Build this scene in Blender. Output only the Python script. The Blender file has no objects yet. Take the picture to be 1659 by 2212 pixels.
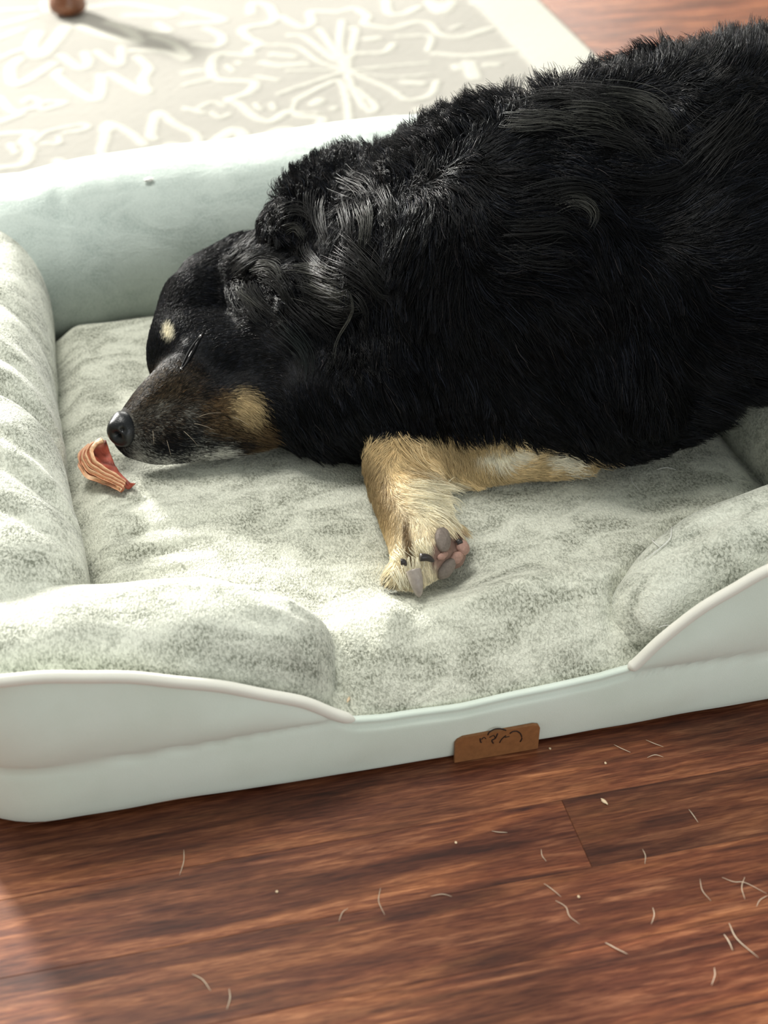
import bpy, bmesh, math
import numpy as np
from mathutils import Vector, Matrix, Euler
from mathutils.bvhtree import BVHTree
from mathutils.kdtree import KDTree

rng = np.random.default_rng(7)
SC = bpy.context.scene
COL = SC.collection

# ------------------------------------------------------------------ camera
CAM_H, PITCH, YAW, FPX = 0.95, math.radians(35.6), math.radians(13.4), 3317.0
cam_data = bpy.data.cameras.new('camera')
cam = bpy.data.objects.new('camera', cam_data)
COL.objects.link(cam)
cam.location = (0, 0, CAM_H)
cam.rotation_euler = (math.pi / 2 - PITCH, 0, -YAW)
cam_data.sensor_fit = 'VERTICAL'
cam_data.sensor_height = 24.0
cam_data.lens = 24.0 * FPX / 2212
cam_data.clip_start = 0.05
cam_data.clip_end = 60
cam_data.dof.use_dof = True
cam_data.dof.focus_distance = 1.42
cam_data.dof.aperture_fstop = 3.3
SC.camera = cam

# ------------------------------------------------------------------ world and lights
world = bpy.data.worlds.new('room_light')
SC.world = world
world.use_nodes = True
bg = world.node_tree.nodes['Background']
bg.inputs[0].default_value = (0.92, 1.0, 0.96, 1)
bg.inputs[1].default_value = 0.45


def area(name, loc, target, sx, sy, power, color):
    l = bpy.data.lights.new(name, 'AREA')
    l.shape = 'RECTANGLE'
    l.size, l.size_y = sx, sy
    l.energy = power
    l.color = color
    o = bpy.data.objects.new(name, l)
    COL.objects.link(o)
    o.location = loc
    d = Vector(target) - Vector(loc)
    o.rotation_euler = d.to_track_quat('-Z', 'Y').to_euler()
    return o


# daylight through the two windows of the back wall, and an added soft fill overhead
area('window_light', (-2.0, 5.85, 2.0), (0.0, 1.2, 0.1), 0.42, 0.8, 740, (1.0, 0.985, 0.93))
area('wide_window_light', (1.3, 5.85, 1.75), (0.4, 1.2, 0.1), 2.0, 1.3, 90, (1.0, 0.97, 0.9))
area('overhead_fill', (-0.3, 1.7, 2.5), (0.25, 1.2, 0.1), 0.9, 0.9, 44, (1.0, 0.985, 0.93))

# added fill from behind the viewer, brightening the bed's front panel
area('front_fill_light', (1.3, -1.6, 1.15), (0.35, 0.95, 0.1), 1.8, 1.2, 20, (0.97, 1.0, 1.0))

SC.view_settings.view_transform = 'Standard'
SC.view_settings.look = 'None'
SC.view_settings.exposure = 0.0
SC.view_settings.gamma = 1.0
SC.view_settings.use_curve_mapping = False
SC.cycles.max_bounces = 5
SC.cycles.diffuse_bounces = 3
SC.cycles.glossy_bounces = 2
SC.cycles.transparent_max_bounces = 4

# ------------------------------------------------------------------ picking points off the photograph
_F = np.array([math.sin(YAW) * math.cos(PITCH), math.cos(YAW) * math.cos(PITCH), -math.sin(PITCH)])
_R = np.array([math.cos(YAW), -math.sin(YAW), 0.0])
_U = np.cross(_R, _F)
_C = np.array([0, 0, CAM_H])


def ray(px, py):
    return _F + _R * (px - 829.5) / FPX - _U * (py - 1106.0) / FPX


def at(px, py, z=0.0):
    d = ray(px, py)
    return _C + d * ((z - CAM_H) / d[2])


def project(p):
    v = np.asarray(p, float) - _C
    d = v @ _F
    return 829.5 + FPX * (v @ _R) / d, 1106.0 - FPX * (v @ _U) / d


def sm(a, b, x):
    t = np.clip((np.asarray(x, float) - a) / (b - a), 0, 1)
    return t * t * (3 - 2 * t)


_nd = rng.normal(size=(24, 3))
_nd /= np.linalg.norm(_nd, axis=1)[:, None]
_np = rng.uniform(0, 6.28, 24)


def wob(p, freq, k=0):
    """cheap smooth noise, about -1..1"""
    p = np.asarray(p, float)
    s = 0
    for i in range(8):
        j = (i + 5 * k) % 24
        s = s + np.sin(p @ _nd[j] * freq * (0.7 + 0.12 * i) + _np[j] + k)
    return s / 3.2


# ------------------------------------------------------------------ helpers
def link(o, parent=None):
    COL.objects.link(o)
    if parent is not None:
        o.parent = parent
    return o


def tag(o, label=None, cat=None, group=None, kind=None):
    if label: o['label'] = label
    if cat: o['category'] = cat
    if group: o['group'] = group
    if kind: o['kind'] = kind
    return o


def empty(name, loc):
    o = bpy.data.objects.new(name, None)
    o.location = loc
    o.empty_display_size = 0.05
    return link(o)


def mesh_obj(name, verts, faces, mat, parent=None, smooth=True, origin=None):
    v = np.asarray(verts, float)
    me = bpy.data.meshes.new(name)
    org = np.zeros(3)
    if parent is not None:
        org = np.array(parent_world(parent))
    me.from_pydata((v - org).tolist(), [], [list(map(int, f)) for f in faces])
    me.materials.append(mat)
    if smooth:
        me.polygons.foreach_set('use_smooth', [True] * len(me.polygons))
    me.update()
    o = bpy.data.objects.new(name, me)
    return link(o, parent)


def parent_world(o):
    v = Vector((0, 0, 0))
    while o is not None:
        v += o.location
        o = o.parent
    return v


def grid_faces(nu, nv, closed_v=False):
    f = []
    for i in range(nu - 1):
        for j in range(nv if closed_v else nv - 1):
            a = i * nv + j
            b = i * nv + (j + 1) % nv
            f.append((a, b, b + nv, a + nv))
    return f


def catmull(pts, n):
    pts = np.asarray(pts, float)
    k = len(pts)
    ts = np.linspace(0, k - 1, n)
    out = []
    for t in ts:
        i = min(int(t), k - 2)
        u = t - i
        p0 = pts[max(i - 1, 0)] if i > 0 else 2 * pts[0] - pts[1]
        p1, p2 = pts[i], pts[i + 1]
        p3 = pts[i + 2] if i + 2 < k else 2 * pts[-1] - pts[-2]
        out.append(0.5 * ((2 * p1) + (-p0 + p2) * u + (2 * p0 - 5 * p1 + 4 * p2 - p3) * u * u + (-p0 + 3 * p1 - 3 * p2 + p3) * u ** 3))
    return np.array(out)


def tube(path, rad, seg=8):
    """round tube along a path, closed at both ends"""
    path = np.asarray(path, float)
    n = len(path)
    rad = np.broadcast_to(rad, (n,))
    T = np.gradient(path, axis=0)
    T /= np.linalg.norm(T, axis=1)[:, None]
    up = np.array([0, 0, 1.0])
    V = []
    for i in range(n):
        s = np.cross(T[i], up)
        if np.linalg.norm(s) < 1e-3: s = np.array([1.0, 0, 0])
        s /= np.linalg.norm(s)
        w = np.cross(s, T[i])
        for k in range(seg):
            a = 2 * math.pi * k / seg
            V.append(path[i] + rad[i] * (math.cos(a) * s + math.sin(a) * w))
    F = grid_faces(n, seg, True)
    F.append(tuple(range(seg))[::-1])
    F.append(tuple((n - 1) * seg + k for k in range(seg)))
    return V, F


# ------------------------------------------------------------------ materials
def new_mat(name):
    m = bpy.data.materials.new(name)
    m.use_nodes = True
    nt = m.node_tree
    b = nt.nodes['Principled BSDF']
    return m, nt, b


def N(nt, t, **kw):
    n = nt.nodes.new(t)
    for k, v in kw.items():
        setattr(n, k, v)
    return n


def noise(nt, vec, scale, detail=3, rough=0.55, dist=0.0):
    n = N(nt, 'ShaderNodeTexNoise')
    n.inputs['Scale'].default_value = scale
    n.inputs['Detail'].default_value = detail
    n.inputs['Roughness'].default_value = rough
    n.inputs['Distortion'].default_value = dist
    nt.links.new(vec, n.inputs['Vector'])
    return n.outputs[0]


def ramp(nt, fac, stops):
    r = N(nt, 'ShaderNodeValToRGB')
    e = r.color_ramp.elements
    while len(e) > 1: e.remove(e[-1])
    e[0].position = stops[0][0]; e[0].color = (*stops[0][1], 1)
    for p, c in stops[1:]:
        q = e.new(p); q.color = (*c, 1)
    nt.links.new(fac, r.inputs[0])
    return r.outputs[0]


def mix(nt, fac, a, b, mode='MIX'):
    m = N(nt, 'ShaderNodeMix', data_type='RGBA', blend_type=mode)
    for s, v in ((0, fac), (6, a), (7, b)):
        if isinstance(v, (int, float)): m.inputs[s].default_value = v
        elif isinstance(v, tuple): m.inputs[s].default_value = (*v, 1)
        else: nt.links.new(v, m.inputs[s])
    return m.outputs[2]


def mapping(nt, vec, scale=(1, 1, 1), rot=(0, 0, 0), loc=(0, 0, 0)):
    m = N(nt, 'ShaderNodeMapping')
    m.inputs['Scale'].default_value = scale
    m.inputs['Rotation'].default_value = rot
    m.inputs['Location'].default_value = loc
    nt.links.new(vec, m.inputs['Vector'])
    return m.outputs[0]


def bump(nt, b, h, strength, dist, prev=None):
    n = N(nt, 'ShaderNodeBump')
    n.inputs['Strength'].default_value = strength
    n.inputs['Distance'].default_value = dist
    nt.links.new(h, n.inputs['Height'])
    if prev is not None: nt.links.new(prev, n.inputs['Normal'])
    nt.links.new(n.outputs[0], b.inputs['Normal'])
    return n.outputs[0]


def world_pos(nt):
    return N(nt, 'ShaderNodeNewGeometry').outputs['Position']


def plush(name, hi, lo, fine=420.0, contrast=1.0):
    """brushed plush: small knit tufts, nap swept light and dark in patches"""
    m, nt, b = new_mat(name)
    P = world_pos(nt)
    warp = mapping(nt, P, (1.0, 1.0, 1.0))
    tuft = noise(nt, mapping(nt, warp, (1.35, 0.8, 0.9), (0, 0, 0.25)), fine, 2, 0.6, 0.6)
    nap = noise(nt, mapping(nt, P, (1, 1.9, 1.4), (0, 0, 0.3)), 16, 4, 0.62, 0.8)
    tr = ramp(nt, tuft, [(0.36, (0, 0, 0)), (0.60, (1, 1, 1))])
    nr = ramp(nt, nap, [(0.38, (0, 0, 0)), (0.60, (1, 1, 1))])
    base = mix(nt, tr, lo, hi)  # shade in the gaps between tufts put into the colour
    # where the nap lies flat the tufts close up and look pale and even
    flat = mix(nt, 0.70, base, hi)
    c = mix(nt, nr, mix(nt, 0.34, base, lo), flat)  # shadowed nap patches painted darker
    nt.links.new(c, b.inputs['Base Color'])
    b.inputs['Roughness'].default_value = 0.95
    b.inputs['Specular IOR Level'].default_value = 0.12
    b.inputs['Sheen Weight'].default_value = 0.35
    b.inputs['Sheen Roughness'].default_value = 0.4
    h = bump(nt, b, nap, 0.5, 0.004)
    bump(nt, b, tuft, 0.75 * contrast, 0.0016, h)
    return m


def velvet(name, c1, c2):
    m, nt, b = new_mat(name)
    P = world_pos(nt)
    n1 = noise(nt, P, 9, 4, 0.6)
    n2 = noise(nt, mapping(nt, P, (1, 1, 2)), 900, 2, 0.5)
    c = mix(nt, ramp(nt, n1, [(0.35, (0, 0, 0)), (0.65, (1, 1, 1))]), c1, c2)
    c = mix(nt, 0.12, c, n2, 'OVERLAY')
    nt.links.new(c, b.inputs['Base Color'])
    b.inputs['Roughness'].default_value = 0.9
    b.inputs['Specular IOR Level'].default_value = 0.15
    b.inputs['Sheen Weight'].default_value = 0.3
    h = bump(nt, b, n1, 0.3, 0.003)
    bump(nt, b, n2, 0.35, 0.0004, h)
    return m


def plain(name, col, rough=0.6, spec=0.4, var=0.15, scale=60, bumpd=0.0006):
    m, nt, b = new_mat(name)
    P = world_pos(nt)
    n1 = noise(nt, P, scale, 4, 0.6)
    dark = tuple(c * (1 - var * 2) for c in col)
    nt.links.new(mix(nt, n1, dark, tuple(min(1, c * (1 + var)) for c in col)), b.inputs['Base Color'])
    b.inputs['Roughness'].default_value = rough
    b.inputs['Specular IOR Level'].default_value = spec
    bump(nt, b, n1, 0.4, bumpd)
    return m


def attr_mat(name, attr, rough=0.8, spec=0.2, bscale=None, bd=0.0005):
    m, nt, b = new_mat(name)
    a = N(nt, 'ShaderNodeAttribute', attribute_name=attr)
    nt.links.new(a.outputs['Color'], b.inputs['Base Color'])
    b.inputs['Roughness'].default_value = rough
    b.inputs['Specular IOR Level'].default_value = spec
    if bscale:
        bump(nt, b, noise(nt, world_pos(nt), bscale, 3), 0.6, bd)
    return m


def wood_floor_mat():
    m, nt, b = new_mat('laminate')
    P = world_pos(nt)
    info = N(nt, 'ShaderNodeObjectInfo')
    off = N(nt, 'ShaderNodeVectorMath', operation='SCALE')
    off.inputs[0].default_value = (3.1, 7.7, 0)
    nt.links.new(info.outputs['Random'], off.inputs['Scale'])
    add = N(nt, 'ShaderNodeVectorMath', operation='ADD')
    nt.links.new(P, add.inputs[0]); nt.links.new(off.outputs[0], add.inputs[1])
    v = add.outputs[0]
    big = noise(nt, mapping(nt, v, (2.2, 16, 1)), 1.6, 4, 0.6, 1.4)
    mid = noise(nt, mapping(nt, v, (7, 90, 1)), 1.0, 5, 0.65, 0.7)
    fine = noise(nt, mapping(nt, v, (45, 560, 1)), 1.0, 3, 0.6, 0.3)
    c = ramp(nt, big, [(0.32, (0.022, 0.006, 0.004)), (0.46, (0.085, 0.024, 0.011)), (0.60, (0.20, 0.075, 0.029)), (0.76, (0.38, 0.16, 0.068))])
    c2 = ramp(nt, mid, [(0.34, (0.045, 0.013, 0.008)), (0.52, (0.18, 0.058, 0.027)), (0.68, (0.46, 0.20, 0.10))])
    c = mix(nt, 0.5, c, c2)
    f = ramp(nt, fine, [(0.35, (0.38, 0.30, 0.26)), (0.62, (0.80, 0.82, 0.78))])
    c = mix(nt, 0.9, c, f, 'OVERLAY')
    c = mix(nt, 1.0, c, ramp(nt, noise(nt, mapping(nt, v, (1.3, 9, 1)), 2.3, 3, 0.5, 1.0), [(0.38, (0.55, 0.5, 0.52)), (0.55, (1, 1, 1)), (0.7, (1.15, 1.12, 1.05))]), 'MULTIPLY')
    c = mix(nt, 1.0, c, info.outputs['Color'], 'MULTIPLY')
    nt.links.new(c, b.inputs['Base Color'])
    b.inputs['Roughness'].default_value = 0.42
    b.inputs['Specular IOR Level'].default_value = 0.32
    h = bump(nt, b, mid, 0.12, 0.0006)
    bump(nt, b, fine, 0.25, 0.0003, h)
    return m


M_FLOOR = wood_floor_mat()
M_GAP = plain('floor_underlay', (0.02, 0.01, 0.008), 0.9)
M_PLUSH = plush('sage_plush', (0.80, 0.80, 0.68), (0.20, 0.205, 0.155), 380, 1.5)
M_PLUSH_SIDE = plush('sage_plush_bolster', (0.75, 0.76, 0.66), (0.20, 0.21, 0.165), 380, 1.4)
M_PLUSH_BACK = plush('sage_plush_back', (0.54, 0.60, 0.56), (0.38, 0.44, 0.41), 480, 0.6)  # same plush darker and cooler, the rear bolster's shade put into the colour
M_SHELL = velvet('shell_velvet', (0.72, 0.79, 0.70), (0.78, 0.85, 0.77))
M_PIPE = velvet('piping_velvet', (0.80, 0.78, 0.70), (0.84, 0.82, 0.74))
M_LEATHER = plain('tan_leather', (0.30, 0.125, 0.045), 0.55, 0.4, 0.2, 220, 0.0004)
M_INK = plain('burnt_ink', (0.025, 0.012, 0.010), 0.6, 0.3)
M_RUG = attr_mat('rug_pile', 'col', 0.95, 0.05, 500, 0.001)
M_SKIN = attr_mat('dog_skin', 'col', 0.75, 0.15, 260, 0.0008)
M_CHEW = attr_mat('dried_meat', 'col', 0.5, 0.45, 420, 0.0012)
M_POLISH = plain('polished_wood', (0.17, 0.055, 0.018), 0.25, 0.6, 0.4, 25)
M_LINT = plain('lint', (0.85, 0.84, 0.80), 0.9, 0.1)
M_HAIRPALE = plain('pale_hair', (0.80, 0.66, 0.50), 0.5, 0.3)
M_CRUMB = plain('crumb', (0.80, 0.62, 0.42), 0.8, 0.2)
M_NOSE, _nt, _b = new_mat('nose_leather')
_v = N(_nt, 'ShaderNodeTexVoronoi'); _v.inputs['Scale'].default_value = 700
_nt.links.new(world_pos(_nt), _v.inputs['Vector'])
_b.inputs['Base Color'].default_value = (0.005, 0.0055, 0.007, 1)
_b.inputs['Roughness'].default_value = 0.36
_b.inputs['Specular IOR Level'].default_value = 0.38
_b.inputs['Coat Weight'].default_value = 0.1
_b.inputs['Coat Roughness'].default_value = 0.2
bump(_nt, _b, _v.outputs['Distance'], 0.25, 0.0005)
M_EYE, _nt, _b = new_mat('wet_eye')
_b.inputs['Base Color'].default_value = (0.012, 0.006, 0.005, 1)
_b.inputs['Roughness'].default_value = 0.06
_b.inputs['Specular IOR Level'].default_value = 1.0
_b.inputs['Coat Weight'].default_value = 1.0
M_LID = plain('lid_skin', (0.006, 0.006, 0.007), 0.7, 0.12)
M_PAD = plain('pad_skin', (0.25, 0.205, 0.175), 0.75, 0.25, 0.25, 500, 0.0012)
M_PADPINK = plain('pink_pad_skin', (0.45, 0.27, 0.215), 0.7, 0.25, 0.25, 500, 0.0012)
M_CLAW = plain('dark_claw', (0.035, 0.028, 0.026), 0.4, 0.5)
M_CLAWPALE = plain('horn_claw', (0.36, 0.31, 0.27), 0.45, 0.5, 0.2, 300)

# fur strands
M_FUR, _nt, _b = new_mat('fur_strands')
_a = N(_nt, 'ShaderNodeAttribute', attribute_name='col')
_nt.links.new(_a.outputs['Color'], _b.inputs['Base Color'])
_b.inputs['Roughness'].default_value = 0.30
_b.inputs['Specular IOR Level'].default_value = 0.115

# ------------------------------------------------------------------ floor
floor = empty('floor', (0, 0, 0)); tag(floor, kind='structure')
mesh_obj('subfloor', [(-2.6, -0.6, -0.02), (3.6, -0.6, -0.02), (3.6, 6.0, -0.02), (-2.6, 6.0, -0.02),
                      (-2.6, -0.6, -0.0012), (3.6, -0.6, -0.0012), (3.6, 6.0, -0.0012), (-2.6, 6.0, -0.0012)],
         [(0, 3, 2, 1), (4, 5, 6, 7), (0, 1, 5, 4), (1, 2, 6, 5), (2, 3, 7, 6), (3, 0, 4, 7)], M_GAP, floor, False)


def plank_mesh(L, W):
    g, bv, h = 0.00012, 0.0003, 0.012
    x0, x1, y0, y1 = g, L - g, g, W - g
    V = [(x0, y0, -h), (x1, y0, -h), (x1, y1, -h), (x0, y1, -h),
         (x0, y0, -bv), (x1, y0, -bv), (x1, y1, -bv), (x0, y1, -bv),
         (x0 + bv, y0 + bv, 0), (x1 - bv, y0 + bv, 0), (x1 - bv, y1 - bv, 0), (x0 + bv, y1 - bv, 0)]
    F = [(0, 3, 2, 1), (0, 1, 5, 4), (1, 2, 6, 5), (2, 3, 7, 6), (3, 0, 4, 7),
         (4, 5, 9, 8), (5, 6, 10, 9), (6, 7, 11, 10), (7, 4, 8, 11), (8, 9, 10, 11)]
    me = bpy.data.meshes.new('plank')
    me.from_pydata(V, [], F)
    me.materials.append(M_FLOOR)
    return me


PW = 0.0755
PL = 1.9
plank_me = plank_mesh(PL, PW)
prng = np.random.default_rng(3)
for r in range(-12, 60):
    y = 0.7755 + r * PW
    # end joints are staggered; one shows in front of the bed, its neighbours' lie outside the picture
    x = 0.3565 - 2 * PL if r == 0 else (-PL - 0.75 + prng.uniform(-0.35, 0.35) if r < 6 else prng.uniform(-2 * PL, -PL))
    while x < 3.55:
        if x + PL > -1.3:
            o = bpy.data.objects.new('plank', plank_me)
            o.location = (x, y, 0)
            t = prng.uniform(0.94, 1.07)
            if r == 0 and abs(x - 0.3565) < 0.01: t = 0.66      # the darker plank beside the joint
            if r == 0 and abs(x + PL - 0.3565) < 0.01: t = 1.06
            if r < -1: t *= 1.05  # front rows lightened, painting in the stronger light away from the bed
            o.color = (t, t * 0.98, t * 0.98, 1)
            link(o, floor)
        x += PL

# ------------------------------------------------------------------ walls, all outside the picture
M_WALL = plain('wall_paint', (0.72, 0.71, 0.66), 0.9, 0.1, 0.02, 4, 0.0002)


def wall(name, boxes):
    V, F = [], []
    for (a, b, c, d, e, f) in boxes:
        k = len(V)
        V += [(a, c, e), (b, c, e), (b, d, e), (a, d, e), (a, c, f), (b, c, f), (b, d, f), (a, d, f)]
        F += [tuple(k + i for i in q) for q in ((0, 3, 2, 1), (4, 5, 6, 7), (0, 1, 5, 4), (1, 2, 6, 5), (2, 3, 7, 6), (3, 0, 4, 7))]
    tag(mesh_obj(name, V, F, M_WALL, None, False), kind='structure')


wall('wall_back', [(-2.8, 3.6, 5.9, 6.0, 0, 1.08), (-2.8, 3.6, 5.9, 6.0, 2.42, 2.6), (-2.8, -2.3, 5.9, 6.0, 1.08, 2.42), (-1.7, 0.28, 5.9, 6.0, 1.08, 2.42), (2.32, 3.6, 5.9, 6.0, 1.08, 2.42)])
wall('wall_left', [(-2.9, -2.8, -0.6, 6.0, 0, 2.6)])
wall('wall_right', [(3.6, 3.7, -0.6, 6.0, 0, 2.6)])

# ------------------------------------------------------------------ rug
RUGZ = 0.009
rug = empty('area_rug', (0.2, 2.7, 0))
tag(rug, 'cream and beige area rug with floral medallions, lying behind the dog bed', 'rug')
S = 3.95
strokes = [  # (points in the photograph, half width in px at that place, closed/filled)
    ([(83, 71), (68, 99), (84, 121), (109, 101), (142, 58)], 11), ([(175, 56), (228, 76), (299, 91), (273, 63), (233, 48)], 9),
    ([(197, 15), (278, 8), (380, 30), (273, 33)], 8), ([(134, 119), (175, 147), (192, 134), (185, 114)], 8),
    ([(210, 111), (258, 139), (263, 101)], 7), ([(286, 109), (354, 111), (405, 127), (375, 94), (329, 78)], 8),
    ([(301, 63), (365, 68), (342, 51)], 7), ([(43, 127), (23, 149), (38, 182), (116, 137)], 9),
    ([(129, 152), (127, 167), (203, 215), (220, 185), (218, 162)], 8), ([(238, 159), (316, 200), (309, 172), (322, 147), (299, 124)], 8),
    ([(0, 22), (73, 18)], 8), ([(0, 53), (76, 33)], 8), ([(0, 81), (48, 63)], 7), ([(0, 124), (48, 106)], 7), ([(100, 5), (104, 22)], 10),
    ([(0, 210), (25, 238), (45, 245), (0, 263)], 7), ([(51, 220), (66, 210), (86, 218), (81, 230), (50, 238)], 5),
    ([(81, 232), (101, 235), (142, 220), (101, 218)], 5), ([(0, 289), (68, 286), (53, 304), (66, 324), (51, 354), (0, 362)], 9),
    ([(23, 311), (33, 329)], 6), ([(76, 304), (101, 284), (177, 268), (187, 278), (142, 286)], 5), ([(94, 309), (127, 309), (129, 296)], 5),
    ([(248, 344), (220, 332), (228, 296), (233, 266), (278, 284), (311, 311)], 8), ([(231, 280), (236, 276)], 12),
    ([(334, 299), (327, 289), (342, 243), (380, 268), (425, 292), (425, 316)], 8), ([(372, 316), (380, 330)], 16), ([(291, 337), (296, 350)], 17),
    ([(127, 347), (142, 367), (228, 362)], 10), ([(28, 405), (38, 390), (84, 380), (116, 385)], 8),
    ([(400, 18), (484, 43), (400, 51)], 8), ([(446, 61), (481, 78), (471, 99), (420, 96)], 7),
    ([(400, 157), (433, 152)], 7), ([(400, 182), (451, 170)], 5),
    ([(542, 28), (549, 6), (585, 15), (590, 46), (527, 61), (537, 81), (562, 94), (537, 109), (542, 119), (476, 116), (458, 134), (468, 170),
      (549, 177), (537, 200), (494, 215), (519, 225), (552, 253), (587, 261), (623, 241), (653, 251), (696, 256), (691, 276), (716, 291), (780, 291), (820, 281), (830, 262)], 8),
    ([(608, 35), (653, 58), (676, 48), (673, 25), (729, 25), (767, 18), (795, 35), (790, 51), (844, 60), (896, 48), (929, 51), (953, 75), (1001, 78), (1061, 60)], 7),
    ([(491, 142), (504, 152)], 5), ([(516, 134), (517, 136)], 6), ([(552, 223), (562, 235)], 5), ([(587, 223), (592, 235)], 5), ([(547, 28), (548, 28)], 6),
    ([(729, 268), (730, 268)], 7), ([(770, 273), (771, 273)], 7), ([(721, 233), (722, 233)], 7),
    ([(590, 117), (632, 121)], 8), ([(680, 224), (692, 216)], 10), ([(795, 84), (815, 82)], 9), ([(875, 177), (912, 180)], 9),
    ([(560, 96), (640, 100), (690, 132), (749, 152)], 5), ([(570, 135), (600, 141), (660, 138)], 8), ([(557, 165), (600, 173)], 6), ([(620, 152), (749, 150)], 4),
    ([(600, 202), (690, 172), (749, 152)], 5), ([(640, 215), (700, 185), (735, 175), (750, 215), (755, 258)], 6), ([(640, 215), (637, 240), (700, 243)], 3),
    ([(749, 152), (770, 205), (800, 240), (812, 228), (770, 190)], 6), ([(749, 152), (700, 75), (690, 62)], 6), ([(725, 130), (660, 80), (625, 75)], 6),
    ([(749, 152), (735, 100), (740, 45)], 6), ([(749, 152), (760, 118), (830, 112), (850, 95)], 7), ([(760, 110), (770, 65), (760, 60)], 6),
    ([(749, 152), (860, 140), (925, 135)], 5), ([(749, 152), (840, 190), (880, 215), (930, 205), (945, 175)], 6), ([(749, 152), (850, 165), (930, 160)], 3),
    ([(460, 310), (509, 280), (538, 312)], 12), ([(562, 301), (590, 284), (625, 278), (646, 304)], 8),
    ([(400, 233), (438, 243)], 6), ([(428, 233), (458, 220), (484, 228)], 5), ([(458, 243), (476, 253), (496, 246)], 5),
    ([(835, 0), (841, 27), (871, 30), (905, 15)], 7), ([(929, 4), (953, 26), (977, 4)], 9), ([(953, 10), (953, 12)], 12),
    ([(977, 60), (995, 54)], 5), ([(860, 78), (930, 78), (925, 110)], 5), ([(941, 115), (1016, 120), (1107, 108)], 8), ([(1013, 136), (1025, 166)], 12),
    ([(1050, 140), (1075, 138)], 7), ([(985, 142), (990, 148)], 8), ([(1022, 5), (1091, 36), (1152, 69)], 7), ([(1076, 0), (1152, 66), (1230, 157)], 8),
    ([(1152, 69), (1173, 145)], 7), ([(880, 262), (850, 250)], 5), ([(900, 235), (910, 238)], 6),
]


def rug_cover(X, Y):
    """0..1 how much of the pale pattern covers a point of the rug"""
    best = np.full(X.shape, 9.0)
    for pts, hw in strokes:
        if len(pts) > 2: pts = catmull([(p[0], p[1], 0) for p in pts], 4 * len(pts)).tolist()
        w = np.array([at(p[0], p[1], RUGZ)[:2] for p in pts])
        c = w.mean(0)
        dist_c = math.hypot(c[0], c[1])
        r = hw / FPX * math.hypot(dist_c, CAM_H) * 1.35
        lo, hi = w.min(0) - 3 * r, w.max(0) + 3 * r
        sel = np.nonzero((X > lo[0]) & (X < hi[0]) & (Y > lo[1]) & (Y < hi[1]))[0]
        if not len(sel): continue
        x, y = X[sel], Y[sel]
        d = np.full(x.shape, 9.0)
        for a, b in zip(w[:-1], w[1:]):
            ab = b - a
            t = np.clip(((x - a[0]) * ab[0] + (y - a[1]) * ab[1]) / (ab @ ab + 1e-12), 0, 1)
            d = np.minimum(d, np.hypot(x - a[0] - t * ab[0], y - a[1] - t * ab[1]))
        best[sel] = np.minimum(best[sel], d / r)
    m = 1 - sm(0.75, 1.2, best)
    # plain pale border along the right-hand edge
    m = np.maximum(m, sm(0.865, 0.885, X + 0.0 * Y))
    return m


def make_rug():
    x0, x1, y0, y1, st = -0.62, 1.008, 1.86, 3.5, 0.0045
    nx, ny = int((x1 - x0) / st), int((y1 - y0) / st)
    gx, gy = np.meshgrid(np.linspace(x0, x1, nx), np.linspace(y0, y1, ny), indexing='ij')
    X, Y = gx.ravel(), gy.ravel()
    m = rug_cover(X, Y)
    P = np.stack([X, Y, 0 * X], 1)
    edge = sm(0, 0.006, X - x0) * sm(0, 0.006, x1 - X) * sm(0, 0.006, Y - y0) * sm(0, 0.006, y1 - Y)
    Z = (RUGZ - 0.0018 + 0.0018 * m + 0.0003 * wob(P, 300)) * edge + 0.0005
    V = np.stack([X, Y, Z], 1)
    i = np.arange(nx - 1)[:, None] * ny + np.arange(ny - 1)[None, :]
    i = i.ravel()
    F = np.stack([i, i + ny, i + ny + 1, i + 1], 1)
    o = mesh_obj('pile', V, F, M_RUG, rug)
    beige = np.array([0.30, 0.288, 0.262]); cream = np.array([0.42, 0.41, 0.365])
    c = beige + (cream - beige) * m[:, None]
    c = c * (1 + 0.05 * wob(P, 14, 1)[:, None])
    ca = o.data.color_attributes.new('col', 'FLOAT_COLOR', 'POINT')
    ca.data.foreach_set('color', np.concatenate([c, np.ones((len(c), 1))], 1).astype(np.float32).ravel())
    mesh_obj('backing', [(x0, y0, 0.0002), (x1, y0, 0.0002), (x1, y1, 0.0002), (x0, y1, 0.0002), (x0, y0, 0.0006), (x1, y0, 0.0006), (x1, y1, 0.0006), (x0, y1, 0.0006)],
             [(0, 3, 2, 1), (4, 5, 6, 7), (0, 1, 5, 4), (1, 2, 6, 5), (2, 3, 7, 6), (3, 0, 4, 7)], M_PIPE, rug, False)


make_rug()

# ------------------------------------------------------------------ furniture leg standing on the rug
lc = at(150, 36, RUGZ)
leg = empty('table_leg', (lc[0], lc[1] + 0.02, RUGZ))
tag(leg, 'turned dark wooden furniture leg with a rounded foot standing on the rug', 'table leg')


def lathe(name, prof, c, mat, parent, n=40):
    V, F = [], []
    for r, z in prof:
        for k in range(n):
            a = 2 * math.pi * k / n
            V.append((c[0] + r * math.cos(a), c[1] + r * math.sin(a), z))
    F = grid_faces(len(prof), n, True)
    F.append(tuple(range(n))[::-1]); F.append(tuple((len(prof) - 1) * n + k for k in range(n)))
    return mesh_obj(name, V, F, mat, parent)


cc = (lc[0], lc[1] + 0.02)
lathe('foot', [(0.012, RUGZ), (0.024, RUGZ + 0.001), (0.034, 0.018), (0.036, 0.026), (0.033, 0.040), (0.028, 0.052), (0.027, 0.062)], cc, M_POLISH, leg)
lathe('shaft', [(0.027, 0.060), (0.029, 0.085), (0.034, 0.12), (0.040, 0.16), (0.036, 0.175)], cc, M_POLISH, leg)

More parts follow.
